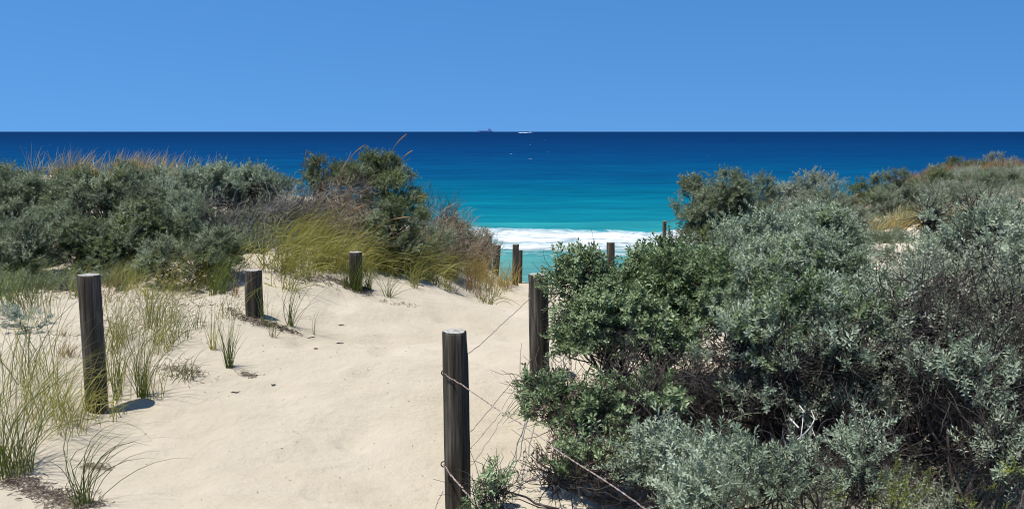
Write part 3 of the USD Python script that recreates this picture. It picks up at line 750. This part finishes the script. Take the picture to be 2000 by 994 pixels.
def shrub(label, lobes, look, form='narrow', name='shrub', cat='shrub', group=None, spacing=.085, size=1.0, up=.7, hole=.35, low=-.35, look2=None, k2=0.0, form2=None,
          twigs=1.0, dead=0.0, twiglook='twig', seed=0, root=None, inner=.2, depth=.9, stems=2, heads=7, hsize=.50, under=-.35):
    """lobes: (px, py, Y, half width px, half height px): rounded masses of the crown, each at its own distance."""
    r = np.random.default_rng(seed)
    C = np.array([P(px, py, Y) for px, py, Y, a, b in lobes])
    Rd = np.array([(a / FPX * Y, (a + b) / 2 * depth / FPX * Y, b / FPX * Y) for px, py, Y, a, b in lobes])
    if root is None:
        w = Rd[:, 0] * Rd[:, 2]
        cx, cy = (C[:, :2] * w[:, None]).sum(0) / w.sum()
    else:
        cx, cy = root[:2]
    base = np.array([cx, cy, float(H(cx, cy))])
    th = thing(name, label, cat, base, group)
    Rd = np.maximum(Rd - .055 * size, Rd * .55)
    pos, nor, own = [], [], []
    for i, (c, R) in enumerate(zip(C, Rd)):
        d = unit(r.normal(0, 1, (heads * 6, 3)))
        d = d[d[:, 2] > low - .1]
        pick = [0]                                            # heads spread evenly over the lobe
        while len(pick) < min(heads, len(d)):
            pick.append(int(np.argmax(np.min(1 - d @ d[pick].T, axis=1) + r.uniform(0, .12, len(d)))))
        for e in d[pick]:
            hr = R.mean() * hsize * r.uniform(.7, 1.25)
            hc = c + e * R * r.uniform(.60, .86)
            n = int(2.6 * np.pi * hr ** 2 / spacing ** 2)
            nn = unit(r.normal(0, 1, (n, 3)) + e * .75)
            bump = 1 + .3 * fbm(nn * 2.6 + i * 9.1 + hr * 50, 3, seed % 50)
            p = hc + nn * (hr * bump * r.uniform(.85, 1.06, n))[:, None]
            keep = meshkit.noise(p / (spacing * 3.2), seed % 40 + 3) > hole * r.uniform(.5, 1.2, n)
            keep &= nn[:, 2] > under + r.normal(0, .12, n)          # underside tufts left out to deepen the shade below each head
            pos.append(p[keep]); nor.append(nn[keep]); own.append(np.full(keep.sum(), i))
        n = int(12 * (R.prod() ** (2 / 3)) * .4 / spacing ** 2 * inner)
        nn = unit(r.normal(0, 1, (n, 3)))
        keep = nn[:, 2] > low - .2
        pos.append((c + nn * R * .62)[keep]); nor.append(nn[keep]); own.append(np.full(keep.sum(), i))
    pos, nor, own = np.vstack(pos), np.vstack(nor), np.concatenate(own)
    keep = np.ones(len(pos), bool)
    for i, (c, R) in enumerate(zip(C, Rd)):                 # not deep inside another lobe
        keep &= ~((((pos - c) / (R * .68)) ** 2).sum(1) < 1) | (own == i)
    keep &= pos[:, 2] > H(pos[:, 0], pos[:, 1]) + .03
    pos, nor, own = pos[keep], nor[keep], own[keep]
    if not len(pos):
        raise ValueError('no foliage: ' + label)
    axis = unit(nor * .75 + np.array([.06, 0, up]) + r.normal(0, .28, pos.shape))
    roll = r.uniform(0, 6.28, len(pos)); sc = size * r.uniform(.5, 1.3, len(pos))
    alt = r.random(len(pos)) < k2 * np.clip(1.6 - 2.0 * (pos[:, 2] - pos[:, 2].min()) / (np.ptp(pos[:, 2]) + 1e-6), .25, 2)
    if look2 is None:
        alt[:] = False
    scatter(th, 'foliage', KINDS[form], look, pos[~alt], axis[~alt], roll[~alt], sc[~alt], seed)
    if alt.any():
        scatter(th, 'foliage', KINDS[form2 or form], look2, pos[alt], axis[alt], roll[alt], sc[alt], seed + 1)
    # branches: from the root to each lobe, then twigs to the tufts
    hub = []
    for i, (c, R) in enumerate(zip(C, Rd)):
        for k in range(stems):
            e = c + r.normal(0, .28, 3) * R
            b0 = base + np.array([*(r.normal(0, .05, 2)), -.06])
            m_ = curves(b0[None], e[None], r, .10, 9)
            rad = np.linspace(.013, .005, 9) * min(1.0, .5 + np.linalg.norm(e - b0) * .4)
            obj('branch', tubes(m_, rad[None], 6), M['bark'], th, smooth=True)
            hub.append(m_[0])
    hub = np.array(hub)
    k = r.random(len(pos)) < .55 * twigs
    e = pos[k] - axis[k] * .03 * size
    if len(e):
        h = own[k] * stems + r.integers(0, stems, k.sum())
        st = hub[h, r.integers(4, 9, k.sum())]
        obj('twigs', tubes(curves(st, e, r, .14, 5), np.linspace(.0042, .0016, 5)[None].repeat(len(e), 0), 3), M[twiglook], th, kind='stuff')
    nd = int(dead * 260)
    if nd:                                                     # bare tangled twigs
        i = r.integers(0, len(C), nd)
        a = C[i] + unit(r.normal(0, 1, (nd, 3))) * Rd[i] * (r.uniform(.1, .95, nd) ** .5)[:, None]
        d = unit(r.normal(0, 1, (nd, 3)) + np.array([.1, 0, .55])) * r.uniform(.08, .30, nd)[:, None]
        b = a + d
        ok = (a[:, 2] > H(a[:, 0], a[:, 1])) & (b[:, 2] > H(b[:, 0], b[:, 1]))
        if ok.any():
            obj('dead_twigs', tubes(curves(a[ok], b[ok], r, .2, 6), np.linspace(.0032, .0010, 6)[None].repeat(ok.sum(), 0), 3), M[twiglook], th, kind='stuff')
    return th


def brush(label, lobes, look, n, seed, L=(.15, .45), updir=(.25, 0, .4), rad=.0032, name='dead_brush', cat='dead brush', group='dead brush on the dunes'):
    """Leafless tangle of twigs."""
    r = np.random.default_rng(seed)
    C = np.array([P(px, py, Y) for px, py, Y, a, b in lobes])
    Rd = np.array([(a / FPX * Y, (a + b) / 2 / FPX * Y, b / FPX * Y) for px, py, Y, a, b in lobes])
    cx, cy = C[:, :2].mean(0)
    base = np.array([cx, cy, float(H(cx, cy))])
    th = thing(name, label, cat, base, group)
    n1 = n // 4                                   # stems, then side twigs that spring from them
    i = r.integers(0, len(C), n1)
    a1 = C[i] + unit(r.normal(0, 1, (n1, 3))) * Rd[i] * (r.uniform(0, 1, n1) ** .45)[:, None]
    b1 = a1 + unit(r.normal(0, .9, (n1, 3)) + np.array(updir)) * r.uniform(*L, n1)[:, None]
    j = r.integers(0, n1, n - n1)
    t = r.uniform(.15, .95, (n - n1, 1))
    a2 = a1[j] + (b1[j] - a1[j]) * t
    b2 = a2 + unit(unit(b1[j] - a1[j]) * .9 + r.normal(0, .6, (n - n1, 3))) * (r.uniform(.25, .6, (n - n1, 1)) * np.array(L).mean())
    a, b = np.vstack([a1, a2]), np.vstack([b1, b2])
    wk = np.concatenate([np.full(n1, 1.35), np.full(n - n1, .75)])
    for q in (a, b):
        q[:, 2] = np.maximum(q[:, 2], H(q[:, 0], q[:, 1]) + .01)
    for c in C:
        obj('branch', tubes(curves(base[None] - [[0, 0, .05]], c[None], r, .15, 8), np.linspace(.014, .006, 8)[None], 5), M[look], th, smooth=True)
    obj('twigs', tubes(curves(a, b, r, .22, 7), np.linspace(rad, rad * .3, 7)[None] * wk[:, None], 3), M[look], th, kind='stuff')
    return th


LG = 'shrubs on the left dune'
shrub('grey green shrub on the skyline at the far left edge', [(-70, 378, 13.6, 85, 46), (15, 376, 13.5, 75, 44), (100, 388, 13.4, 62, 42), (150, 385, 13.0, 45, 40)], 'dullgreen', 'fine', look2='silver', k2=.35, seed=1001, under=-.28, hsize=.60, heads=7, group=LG, spacing=.085, size=1.0, low=-.5)
shrub('dark shadowed shrub at the left edge below the skyline shrub', [(-60, 450, 11.6, 85, 70), (35, 430, 11.5, 78, 70), (105, 415, 11.9, 55, 55), (10, 490, 11.0, 70, 45)], 'dullgreen', 'fine', look2='silver', k2=.3, seed=1002, under=-.28, hsize=.60, heads=7, group=LG, spacing=.078, dead=2, low=-.6)
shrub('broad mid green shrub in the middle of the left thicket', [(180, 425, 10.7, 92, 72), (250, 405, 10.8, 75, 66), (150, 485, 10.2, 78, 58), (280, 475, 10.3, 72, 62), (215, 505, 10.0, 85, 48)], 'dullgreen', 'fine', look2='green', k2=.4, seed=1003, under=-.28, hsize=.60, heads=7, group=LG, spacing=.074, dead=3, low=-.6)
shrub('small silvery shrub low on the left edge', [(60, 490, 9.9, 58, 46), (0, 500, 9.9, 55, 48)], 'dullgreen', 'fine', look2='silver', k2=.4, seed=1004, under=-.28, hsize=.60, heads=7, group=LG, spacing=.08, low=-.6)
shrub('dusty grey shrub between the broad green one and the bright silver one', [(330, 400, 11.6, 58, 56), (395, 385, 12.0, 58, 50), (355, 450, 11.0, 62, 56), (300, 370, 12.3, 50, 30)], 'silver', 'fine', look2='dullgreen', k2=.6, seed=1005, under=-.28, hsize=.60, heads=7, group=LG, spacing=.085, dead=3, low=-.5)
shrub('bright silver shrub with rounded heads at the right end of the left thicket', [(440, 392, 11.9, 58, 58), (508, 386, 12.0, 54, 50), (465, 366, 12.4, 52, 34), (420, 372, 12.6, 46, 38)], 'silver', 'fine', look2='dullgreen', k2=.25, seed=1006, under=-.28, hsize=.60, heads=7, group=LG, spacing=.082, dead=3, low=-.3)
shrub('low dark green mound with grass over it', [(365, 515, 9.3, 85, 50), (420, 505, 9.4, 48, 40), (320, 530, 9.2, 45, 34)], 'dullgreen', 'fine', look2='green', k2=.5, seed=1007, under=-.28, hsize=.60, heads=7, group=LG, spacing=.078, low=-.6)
brush('grey purple dead brush under the bright silver shrub', [(470, 455, 11.2, 85, 42), (540, 450, 11.2, 65, 46), (420, 450, 11.2, 50, 36), (480, 490, 10.6, 90, 26)], 'greytwig', 2200, 1101)
brush('grey twiggy bush between the silver shrub and the mound', [(570, 436, 11.3, 46, 40), (600, 448, 11.2, 38, 36)], 'greytwig', 1800, 1102)
shrub('olive brown upright shrub at the left top of the mound', [(630, 350, 12.0, 38, 34), (610, 360, 12.0, 26, 24), (645, 392, 11.8, 40, 40)], 'green', 'fine', look2='deadleaf', k2=.4, seed=1008, group='shrubs on the mound', spacing=.075, dead=.5)
shrub('dense dark green shrub at the right side of the mound', [(735, 354, 11.6, 58, 38), (768, 395, 11.3, 52, 50), (780, 445, 11.0, 46, 52), (762, 465, 10.9, 50, 46), (790, 492, 11.0, 36, 36), (700, 352, 11.9, 44, 30)], 'green', 'fine', look2='dullgreen', k2=.5, seed=1009, under=-.28, hsize=.60, heads=7, group='shrubs on the mound', spacing=.07, size=.9)
shrub('small green shrub in the middle of the mound top', [(680, 350, 12.2, 40, 28)], 'green', 'fine', seed=1010, group='shrubs on the mound', spacing=.08)
brush('brown dead vines over the middle of the mound', [(670, 390, 11.5, 70, 50), (630, 435, 11.2, 60, 40), (700, 410, 11.2, 40, 50), (680, 455, 10.9, 70, 40)], 'browntwig', 2000, 1103, updir=(.7, -.1, .2), rad=.0036)
brush('grey brown brush falling away right of the mound', [(845, 447, 13.8, 34, 32), (890, 460, 14.8, 40, 36), (835, 480, 13.2, 42, 40), (870, 500, 14.0, 46, 30)], 'browntwig', 1300, 1104, updir=(.2, 0, .9), rad=.004)
shrub('low silver green shrub at the foot of the brush right of the mound', [(852, 478, 12.6, 38, 34), (836, 500, 12.4, 30, 24)], 'dullgreen', 'fine', seed=1017, group='shrubs on the mound', spacing=.085)
brush('dark upright twigs on top of the brush right of the mound', [(835, 410, 13.6, 18, 20), (870, 425, 14.0, 16, 16)], 'twig', 160, 1106, L=(.2, .4), updir=(.1, 0, 1.6))
brush('brown brush just left of the leaning post', [(918, 495, 16.6, 34, 34), (940, 500, 17.1, 17, 30), (890, 500, 15.6, 34, 34), (930, 520, 17.0, 18, 22)], 'browntwig', 2000, 1105, updir=(.1, 0, .9), rad=.0042)
shrub('small grey green shrub behind the leaning post', [(938, 484, 17.9, 26, 30), (950, 500, 17.9, 20, 26)], 'dullgreen', 'fine', seed=1011, group='shrubs on the mound', spacing=.09)
shrub('low green shrub in the brush right of the mound', [(885, 472, 15.0, 40, 36)], 'dullgreen', 'fine', seed=1012, group='shrubs on the mound', spacing=.09)
shrub('low blue grey plant spreading on sand at the left edge', [(50, 638, 7.4, 52, 24), (-10, 632, 7.5, 50, 28), (95, 625, 7.6, 28, 14)], 'bluegrey', 'broad', name='dune_plant', cat='plant', seed=1013, spacing=.075, size=.6, twigs=.3, stems=1)

RG = 'shrubs on the right dune'
shrub('round green shrub against the sea on the right', [(1400, 412, 14.0, 74, 62), (1365, 408, 14.0, 40, 44), (1470, 404, 14.3, 56, 48), (1395, 470, 13.7, 60, 52), (1450, 450, 13.8, 66, 52), (1420, 505, 13.4, 60, 34)], 'dullgreen', 'narrow', look2='green', k2=.45, seed=1201, under=-.28, hsize=.60, heads=7, group=RG, spacing=.078, dead=2, low=-.6)
shrub('grey shrub right of the round green one', [(1595, 390, 14.6, 50, 48), (1628, 432, 14.2, 66, 54), (1540, 405, 14.4, 48, 46), (1580, 445, 14.0, 66, 54)], 'greysilver', 'narrow', look2='dullgreen', k2=.3, seed=1202, under=-.28, hsize=.60, heads=7, group=RG, spacing=.088, dead=2, low=-.5)
shrub('yellowish green shrub on the ridge beyond the grey one', [(1690, 392, 22.5, 42, 32), (1668, 384, 22.7, 28, 26)], 'green', 'fine', seed=1203, group=RG, spacing=.12, size=1.3, low=-.5)
shrub('grey green shrub with dark hollow on the ridge', [(1745, 376, 22.5, 44, 36), (1765, 390, 22.2, 36, 30), (1722, 394, 22.0, 30, 26)], 'dullgreen', 'fine', look2='greysilver', k2=.4, seed=1204, under=-.28, hsize=.60, heads=7, group=RG, spacing=.12, size=1.3, low=-.5)
HS = [
    ('topmost pale cushion shrub on the right hill', (1945, 327, 33.5, 44, 18), 'greysilver'),
    ('olive cushion left of the topmost one on the right hill', (1888, 340, 33.0, 54, 20), 'green'),
    ('olive cushion at the left shoulder of the right hill', (1835, 352, 31.5, 44, 18), 'dullgreen'),
    ('grey green cushion halfway down the right hill', (1895, 362, 27.0, 62, 25), 'greysilver'),
    ('grey cushion shrub at the right edge of the hill', (1980, 354, 28.0, 52, 24), 'greysilver'),
    ('low green cushion near the foot of the right hill', (1818, 372, 25.5, 50, 26), 'green'),
    ('wide dark cushion under the grey one at the right edge', (1955, 384, 23.0, 72, 30), 'dullgreen'),
    ('grey cushion just above the near right shrubs', (1868, 392, 22.0, 60, 28), 'greysilver'),
    ('small cushion in the gap between ridge and hill', (1795, 388, 23.0, 34, 24), 'dullgreen'),
]
for i, (lb, l, lk) in enumerate(HS):
    px, py, Y, a, b = l
    shrub(lb, [l, (px - a * .5, py + b * .35, Y - .2, a * .6, b * .8), (px + a * .5, py + b * .3, Y - .1, a * .6, b * .75)], lk, 'fine', name='cushion_shrub', look2='dullgreen', k2=.25, seed=1300 + i, group='cushion shrubs on the right hill', spacing=.135, size=1.35, stems=1, twigs=.5, low=-.4, heads=7)

NG = 'near shrubs right of the path'
shrub('big green silver shrub growing over the second near post', [(1290, 550, 6.7, 86, 66), (1134, 556, 6.35, 68, 60), (1165, 598, 6.3, 76, 60), (1225, 620, 6.1, 112, 76), (1335, 590, 6.25, 98, 96), (1150, 662, 6.1, 66, 50), (1112, 632, 6.3, 46, 42), (1290, 680, 5.9, 84, 52)],
      'greensilver', 'broad', seed=1401, group=NG, spacing=.062, dead=3, hole=.40, low=-.35, inner=.35, stems=3, twigs=1.0, heads=10, under=-.7)
shrub('leggy half bare low shrub leaning out over the path', [(1095, 800, 5.2, 74, 60), (1160, 830, 5.05, 80, 70), (1060, 772, 5.3, 54, 46), (1185, 915, 4.7, 90, 62), (1100, 940, 4.6, 70, 50), (1250, 785, 5.1, 84, 70)],
      'greensilver', 'broad', look2='deadleaf', k2=.35, form2='sparse', seed=1402, group=NG, spacing=.066, dead=3, hole=.44, low=-.35, root=(1.35, 5.3), inner=.35, stems=3, twigs=1.1)
shrub('sprig of leaves at the foot of the nearest post', [(968, 965, 4.5, 52, 46), (946, 992, 4.45, 44, 38)], 'greensilver', 'broad', seed=1403, group=NG, spacing=.065, root=(.35, 4.6), dead=.3)
shrub('front silver shrub at the bottom right of the picture centre', [(1310, 880, 4.35, 82, 52), (1400, 935, 4.1, 106, 64), (1265, 925, 4.3, 62, 50), (1360, 985, 3.8, 106, 54), (1515, 965, 4.0, 58, 46)],
      'silver', 'narrow', seed=1404, group=NG, spacing=.058, dead=1, hole=.36, size=.92, heads=10)
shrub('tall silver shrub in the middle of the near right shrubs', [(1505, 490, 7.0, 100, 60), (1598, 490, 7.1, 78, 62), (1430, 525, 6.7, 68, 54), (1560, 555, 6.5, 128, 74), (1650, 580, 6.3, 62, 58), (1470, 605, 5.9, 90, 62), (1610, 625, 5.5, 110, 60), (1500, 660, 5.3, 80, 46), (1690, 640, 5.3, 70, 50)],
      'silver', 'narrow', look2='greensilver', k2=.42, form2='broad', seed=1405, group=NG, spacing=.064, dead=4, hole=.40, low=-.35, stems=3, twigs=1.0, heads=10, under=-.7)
shrub('dark twiggy shrub with few silver tips at the right edge', [(1862, 520, 6.3, 96, 60), (1940, 478, 6.0, 94, 58), (1820, 430, 6.7, 30, 46), (1900, 432, 6.5, 30, 42), (1985, 450, 6.1, 46, 40), (1770, 600, 5.7, 76, 62), (1990, 540, 5.8, 70, 60)],
      'silver', 'narrow', look2='greysilver', k2=.35, form2='sparse', seed=1406, group=NG, spacing=.072, dead=4, hole=.50, low=.0, inner=.12, stems=3, twigs=1.3, heads=9)
shrub('nearly leafless black twiggy shrub below the silver tips at the right edge', [(1880, 600, 5.6, 140, 80), (1990, 620, 5.3, 90, 100), (1800, 650, 5.2, 90, 56), (1730, 720, 5.1, 80, 60), (1960, 720, 5.0, 90, 80)],
      'greysilver', 'sparse', seed=1416, group=NG, spacing=.074, dead=5, hole=.54, low=.0, inner=.1, stems=4, twigs=1.2, heads=8)
shrub('silver sprays rising from the dark hollow at lower right', [(1812, 745, 4.7, 56, 78), (1890, 770, 4.55, 50, 90), (1955, 895, 4.2, 66, 78), (1975, 780, 4.6, 46, 66)], 'silver', 'narrow', look2='greysilver', k2=.2, seed=1407, group=NG, spacing=.066, dead=3, hole=.42, up=1.5, heads=7)
shrub('small silver spray above the white bare branch', [(1640, 705, 5.0, 64, 66), (1440, 690, 5.4, 80, 68), (1540, 730, 5.1, 52, 46)], 'silver', 'narrow', look2='greensilver', k2=.4, form2='broad', seed=1408, group=NG, spacing=.07, dead=3, hole=.44)
shrub('lone silver spray at the bottom between weeds', [(1693, 880, 4.3, 46, 66), (1680, 950, 4.1, 70, 56), (1565, 925, 4.2, 56, 56)], 'silver', 'narrow', seed=1409, group=NG, spacing=.062, dead=1, hole=.36, up=1.4)
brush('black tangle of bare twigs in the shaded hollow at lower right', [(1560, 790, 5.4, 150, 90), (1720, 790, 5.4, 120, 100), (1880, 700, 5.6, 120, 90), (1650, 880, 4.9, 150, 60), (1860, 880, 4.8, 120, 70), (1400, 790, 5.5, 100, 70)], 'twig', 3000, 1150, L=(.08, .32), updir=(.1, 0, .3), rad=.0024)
brush('nearer thin grey twigs along the right edge of the picture', [(1930, 640, 5.1, 90, 80), (1960, 720, 4.8, 70, 70), (1800, 610, 5.3, 90, 60)], 'twig', 800, 1152, L=(.1, .4), rad=.0026)
brush('brown dry twigs under the big green silver shrub', [(1250, 720, 5.7, 110, 60), (1200, 800, 5.3, 80, 60), (1330, 760, 5.6, 90, 60)], 'twig', 700, 1151, L=(.1, .35), rad=.0026)
shrub('sparse grey sprays of leaves inside the dark hollow behind the white bare branch', [(1480, 775, 5.2, 70, 58), (1690, 790, 5.0, 72, 58), (1770, 720, 5.2, 66, 60), (1600, 800, 5.1, 64, 44)],
      'greysilver', 'sparse', look2='silver', k2=.3, form2='narrow', seed=1417, group=NG, spacing=.075, dead=1, hole=.5, under=-.7, up=1.2)
WG = dict(name='weed', cat='weed', group='yellow green weeds', spacing=.055, size=.62, heads=5, hole=.22, low=-.6)
shrub('yellow green weed at the bottom edge under the silver sprays', [(1750, 950, 3.95, 54, 40), (1735, 990, 3.9, 50, 36)], 'yellowgreen', 'sparse', seed=1410, **WG)
shrub('yellow green weed in the bottom right corner', [(1990, 950, 3.95, 44, 36), (1925, 990, 3.9, 46, 36)], 'yellowgreen', 'sparse', seed=1411, **WG)
shrub('small yellow weed left of the lone silver spray', [(1612, 960, 3.9, 44, 36)], 'yellowgreen', 'sparse', seed=1412, **WG)


# low heath: ground cover between the shrubs that nobody could count
def heath(label, pts, spread, n, look, form, seed, size=1.0, cut=.5, fr=.6):
    r = np.random.default_rng(seed)
    q = np.array([G(*p) for p in pts])
    k = r.integers(0, len(q), n)
    b = q[k, :2] + r.normal(0, 1, (n, 2)) * np.array(spread)
    b = b[meshkit.noise(np.column_stack([b * fr, 0 * b[:, 0]]), seed % 30) > cut]
    pos = np.column_stack([b, H(b[:, 0], b[:, 1]) + r.uniform(-.02, .06, len(b))])
    th = thing('heath', label, 'ground cover', q[0], kind='stuff')
    scatter(th, 'foliage', KINDS[form], look, pos, unit(r.normal(0, .45, (len(b), 3)) + [0.1, 0, 1]), r.uniform(0, 6.28, len(b)), size * r.uniform(.6, 1.3, len(b)), seed)


heath('low grey heath in patches on the slope of the right hill', [(1700, 400), (1780, 385), (1850, 365), (1900, 350), (1960, 345), (1990, 375), (1900, 395)], (1.5, 1.5), 3000, 'greysilver', 'fine', 1601, 1.2, .52)
heath('olive heath patches between cushions on the right hill', [(1750, 395), (1850, 350), (1930, 335), (1980, 360), (1880, 400)], (1.6, 1.6), 1700, 'green', 'fine', 1602, 1.2, .54)
heath('low grey green heath on the sandy gap behind the right shrubs', [(1690, 480), (1760, 450), (1850, 430), (1940, 430), (1600, 500)], (1.0, 1.0), 2300, 'dullgreen', 'fine', 1603, .9, .45)
heath('low silver grey ground cover along the bottom right edge', [(1480, 985), (1600, 990), (1720, 990), (1850, 990), (1960, 985), (1560, 930), (1800, 930), (1930, 930)], (.22, .2), 480, 'greysilver', 'sparse', 1606, .9, .45, 3.0)
heath('dead brown leafy sprigs put over the ground to darken the hollow', [(1300, 900), (1450, 880), (1600, 880), (1750, 880), (1900, 860), (1400, 800), (1600, 800), (1800, 800)], (.35, .4), 1600, 'deadleaf', 'sparse', 1607, 1.0, .35, 3.0)  # dark cover added so the hollow floor reads as deep shade
heath('low heath under the left thicket', [(30, 540), (120, 535), (250, 525), (340, 500), (440, 480), (480, 460)], (.35, .5), 2600, 'dullgreen', 'fine', 1604, .95, .34, 1.5)
heath('heath behind the left thicket up to the skyline', [(200, 352), (300, 358), (400, 380), (520, 400)], (.8, .8), 800, 'greysilver', 'fine', 1605, 1.0, .45, 1.0)

# bleached bare branch in the hollow
bb = P(1548, 905, 4.35)
t = thing('bare_branch', 'white forked bare branch in the dark hollow of the right shrubs', 'branch', bb)
for path in ([(1548, 905), (1556, 860), (1560, 835), (1568, 805)], [(1560, 835), (1548, 822), (1541, 808)], [(1556, 860), (1575, 832), (1585, 812), (1583, 800)], [(1568, 805), (1560, 790)], [(1548, 905), (1536, 862), (1530, 840)], [(1575, 832), (1592, 842), (1596, 858)]):
    q = np.array([P(x, y, 4.35) for x, y in path])
    k = np.linspace(0, 1, 14)
    c = np.stack([np.interp(k, np.linspace(0, 1, len(q)), q[:, j]) for j in range(3)], 1)
    c[:, 1] += .05 * np.sin(k * 3) * (1 if len(path) % 2 else -1)
    obj('branch', tubes(c[None], np.linspace(.0042, .0018, 14)[None], 6), M['palebark'], t, smooth=True)


# ------------------------------------------------------------------ litter on the sand
def litter(label, pts, n, spread, look, seed, size=(.010, .042), name='litter_patch', cat='litter', group='dead litter on the sand', kind='stuff', thick=.0024, tall=.022):
    r = np.random.default_rng(seed)
    q = np.array([G(*p) for p in pts])
    t = r.uniform(0, len(q) - 1 + 1e-6, n)
    a = np.stack([np.interp(t, np.arange(len(q)), q[:, k]) for k in range(2)], 1) + r.normal(0, 1, (n, 2)) * np.array(spread)
    d = r.uniform(0, 6.28, n); L = r.uniform(*size, n)
    b = a + np.stack([np.cos(d), np.sin(d)], 1) * L[:, None]
    h1, h2 = r.uniform(.0, 1, n) ** 2 * tall, r.uniform(.0, 1, n) ** 2 * tall
    A = np.column_stack([a, H(a[:, 0], a[:, 1]) + .003 + h1]); B = np.column_stack([b, H(b[:, 0], b[:, 1]) + .003 + h2])
    obj(name, tubes(curves(A, B, r, .15, 4), np.array([.7, 1, .9, .3])[None] * thick * r.uniform(.5, 1.2, n)[:, None], 4), M[look], kind=kind, label=label, category=cat)


litter('dark leaf litter under the largest grass clump', [(15, 935), (70, 960), (140, 978)], 650, (.055, .04), 'deadleaf', 1501)
litter('thin strip of litter beside the small bottom clump', [(110, 985), (190, 990)], 260, (.04, .03), 'browntwig', 1502)
litter('small brown litter heap on sand below the tall left post', [(165, 913), (205, 917)], 90, (.02, .02), 'browntwig', 1503)
litter('brown litter round the flattened green tuft', [(330, 715), (385, 738)], 200, (.06, .05), 'browntwig', 1504)
litter('small litter heap right of the neat dark green clump', [(470, 730), (500, 736)], 70, (.02, .015), 'browntwig', 1505)
litter('litter drifted against the half buried grey post', [(445, 605), (490, 630), (540, 638), (578, 652)], 520, (.03, .035), 'deadleaf', 1506)
litter('litter drifted against the post at the mound foot', [(640, 545), (690, 560), (725, 575)], 420, (.035, .045), 'deadleaf', 1507)
litter('dark litter on the sand step under the mound', [(540, 530), (600, 550), (640, 545)], 500, (.12, .1), 'deadleaf', 1508)
litter('litter of dry stems behind the tall left post', [(170, 690), (260, 640), (330, 620)], 600, (.25, .2), 'browntwig', 1509)
litter('stray stems below the pale clump on the sand', [(750, 590), (810, 600)], 60, (.05, .04), 'browntwig', 1510)
litter('scattered specks and stem bits on the open path', [(420, 800), (560, 700), (640, 660), (700, 780), (560, 900), (780, 880), (830, 660), (600, 960)], 130, (.5, .5), 'twig', 1511, size=(.004, .017), thick=.0016, tall=.003)
for i, (px, py, L, lb) in enumerate(((608, 661, .07, 'longest dark stick on the sand below the single bent stalk'), (667, 636, .05, 'small dark stick on bare sand under the pale clump'), (665, 672, .06, 'dark stick lying flat on the sand beyond the bent stalk'), (617, 683, .03, 'stubby dark chip on the sand under the bent stalk'), (460, 768, .06, 'crumpled dark leaf scrap below the neat dark green clump'), (534, 755, .03, 'tiny upright chip on the sand right of the neat clump'))):
    c = G(px, py)
    k = np.linspace(-.5, .5, 7)[:, None]
    q = c + k * np.array([L, .3 * L, 0]) + np.array([0, 0, .006]) + .12 * L * np.stack([0 * k[:, 0], np.sin(k[:, 0] * 7 + i), np.abs(np.cos(k[:, 0] * 5 + i)) * .5], 1)
    obj('stick', tubes(q[None], (np.array([.4, .9, 1, .8, 1, .7, .3]) * .0045)[None], 5), M['twig'], smooth=True, label=lb, category='stick')
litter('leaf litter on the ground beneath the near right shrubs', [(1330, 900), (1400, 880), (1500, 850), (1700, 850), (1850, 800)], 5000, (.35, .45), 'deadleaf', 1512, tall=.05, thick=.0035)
litter('stem litter on the sand below the left thicket', [(20, 560), (120, 575), (250, 570), (350, 600), (440, 590)], 900, (.3, .22), 'browntwig', 1513)
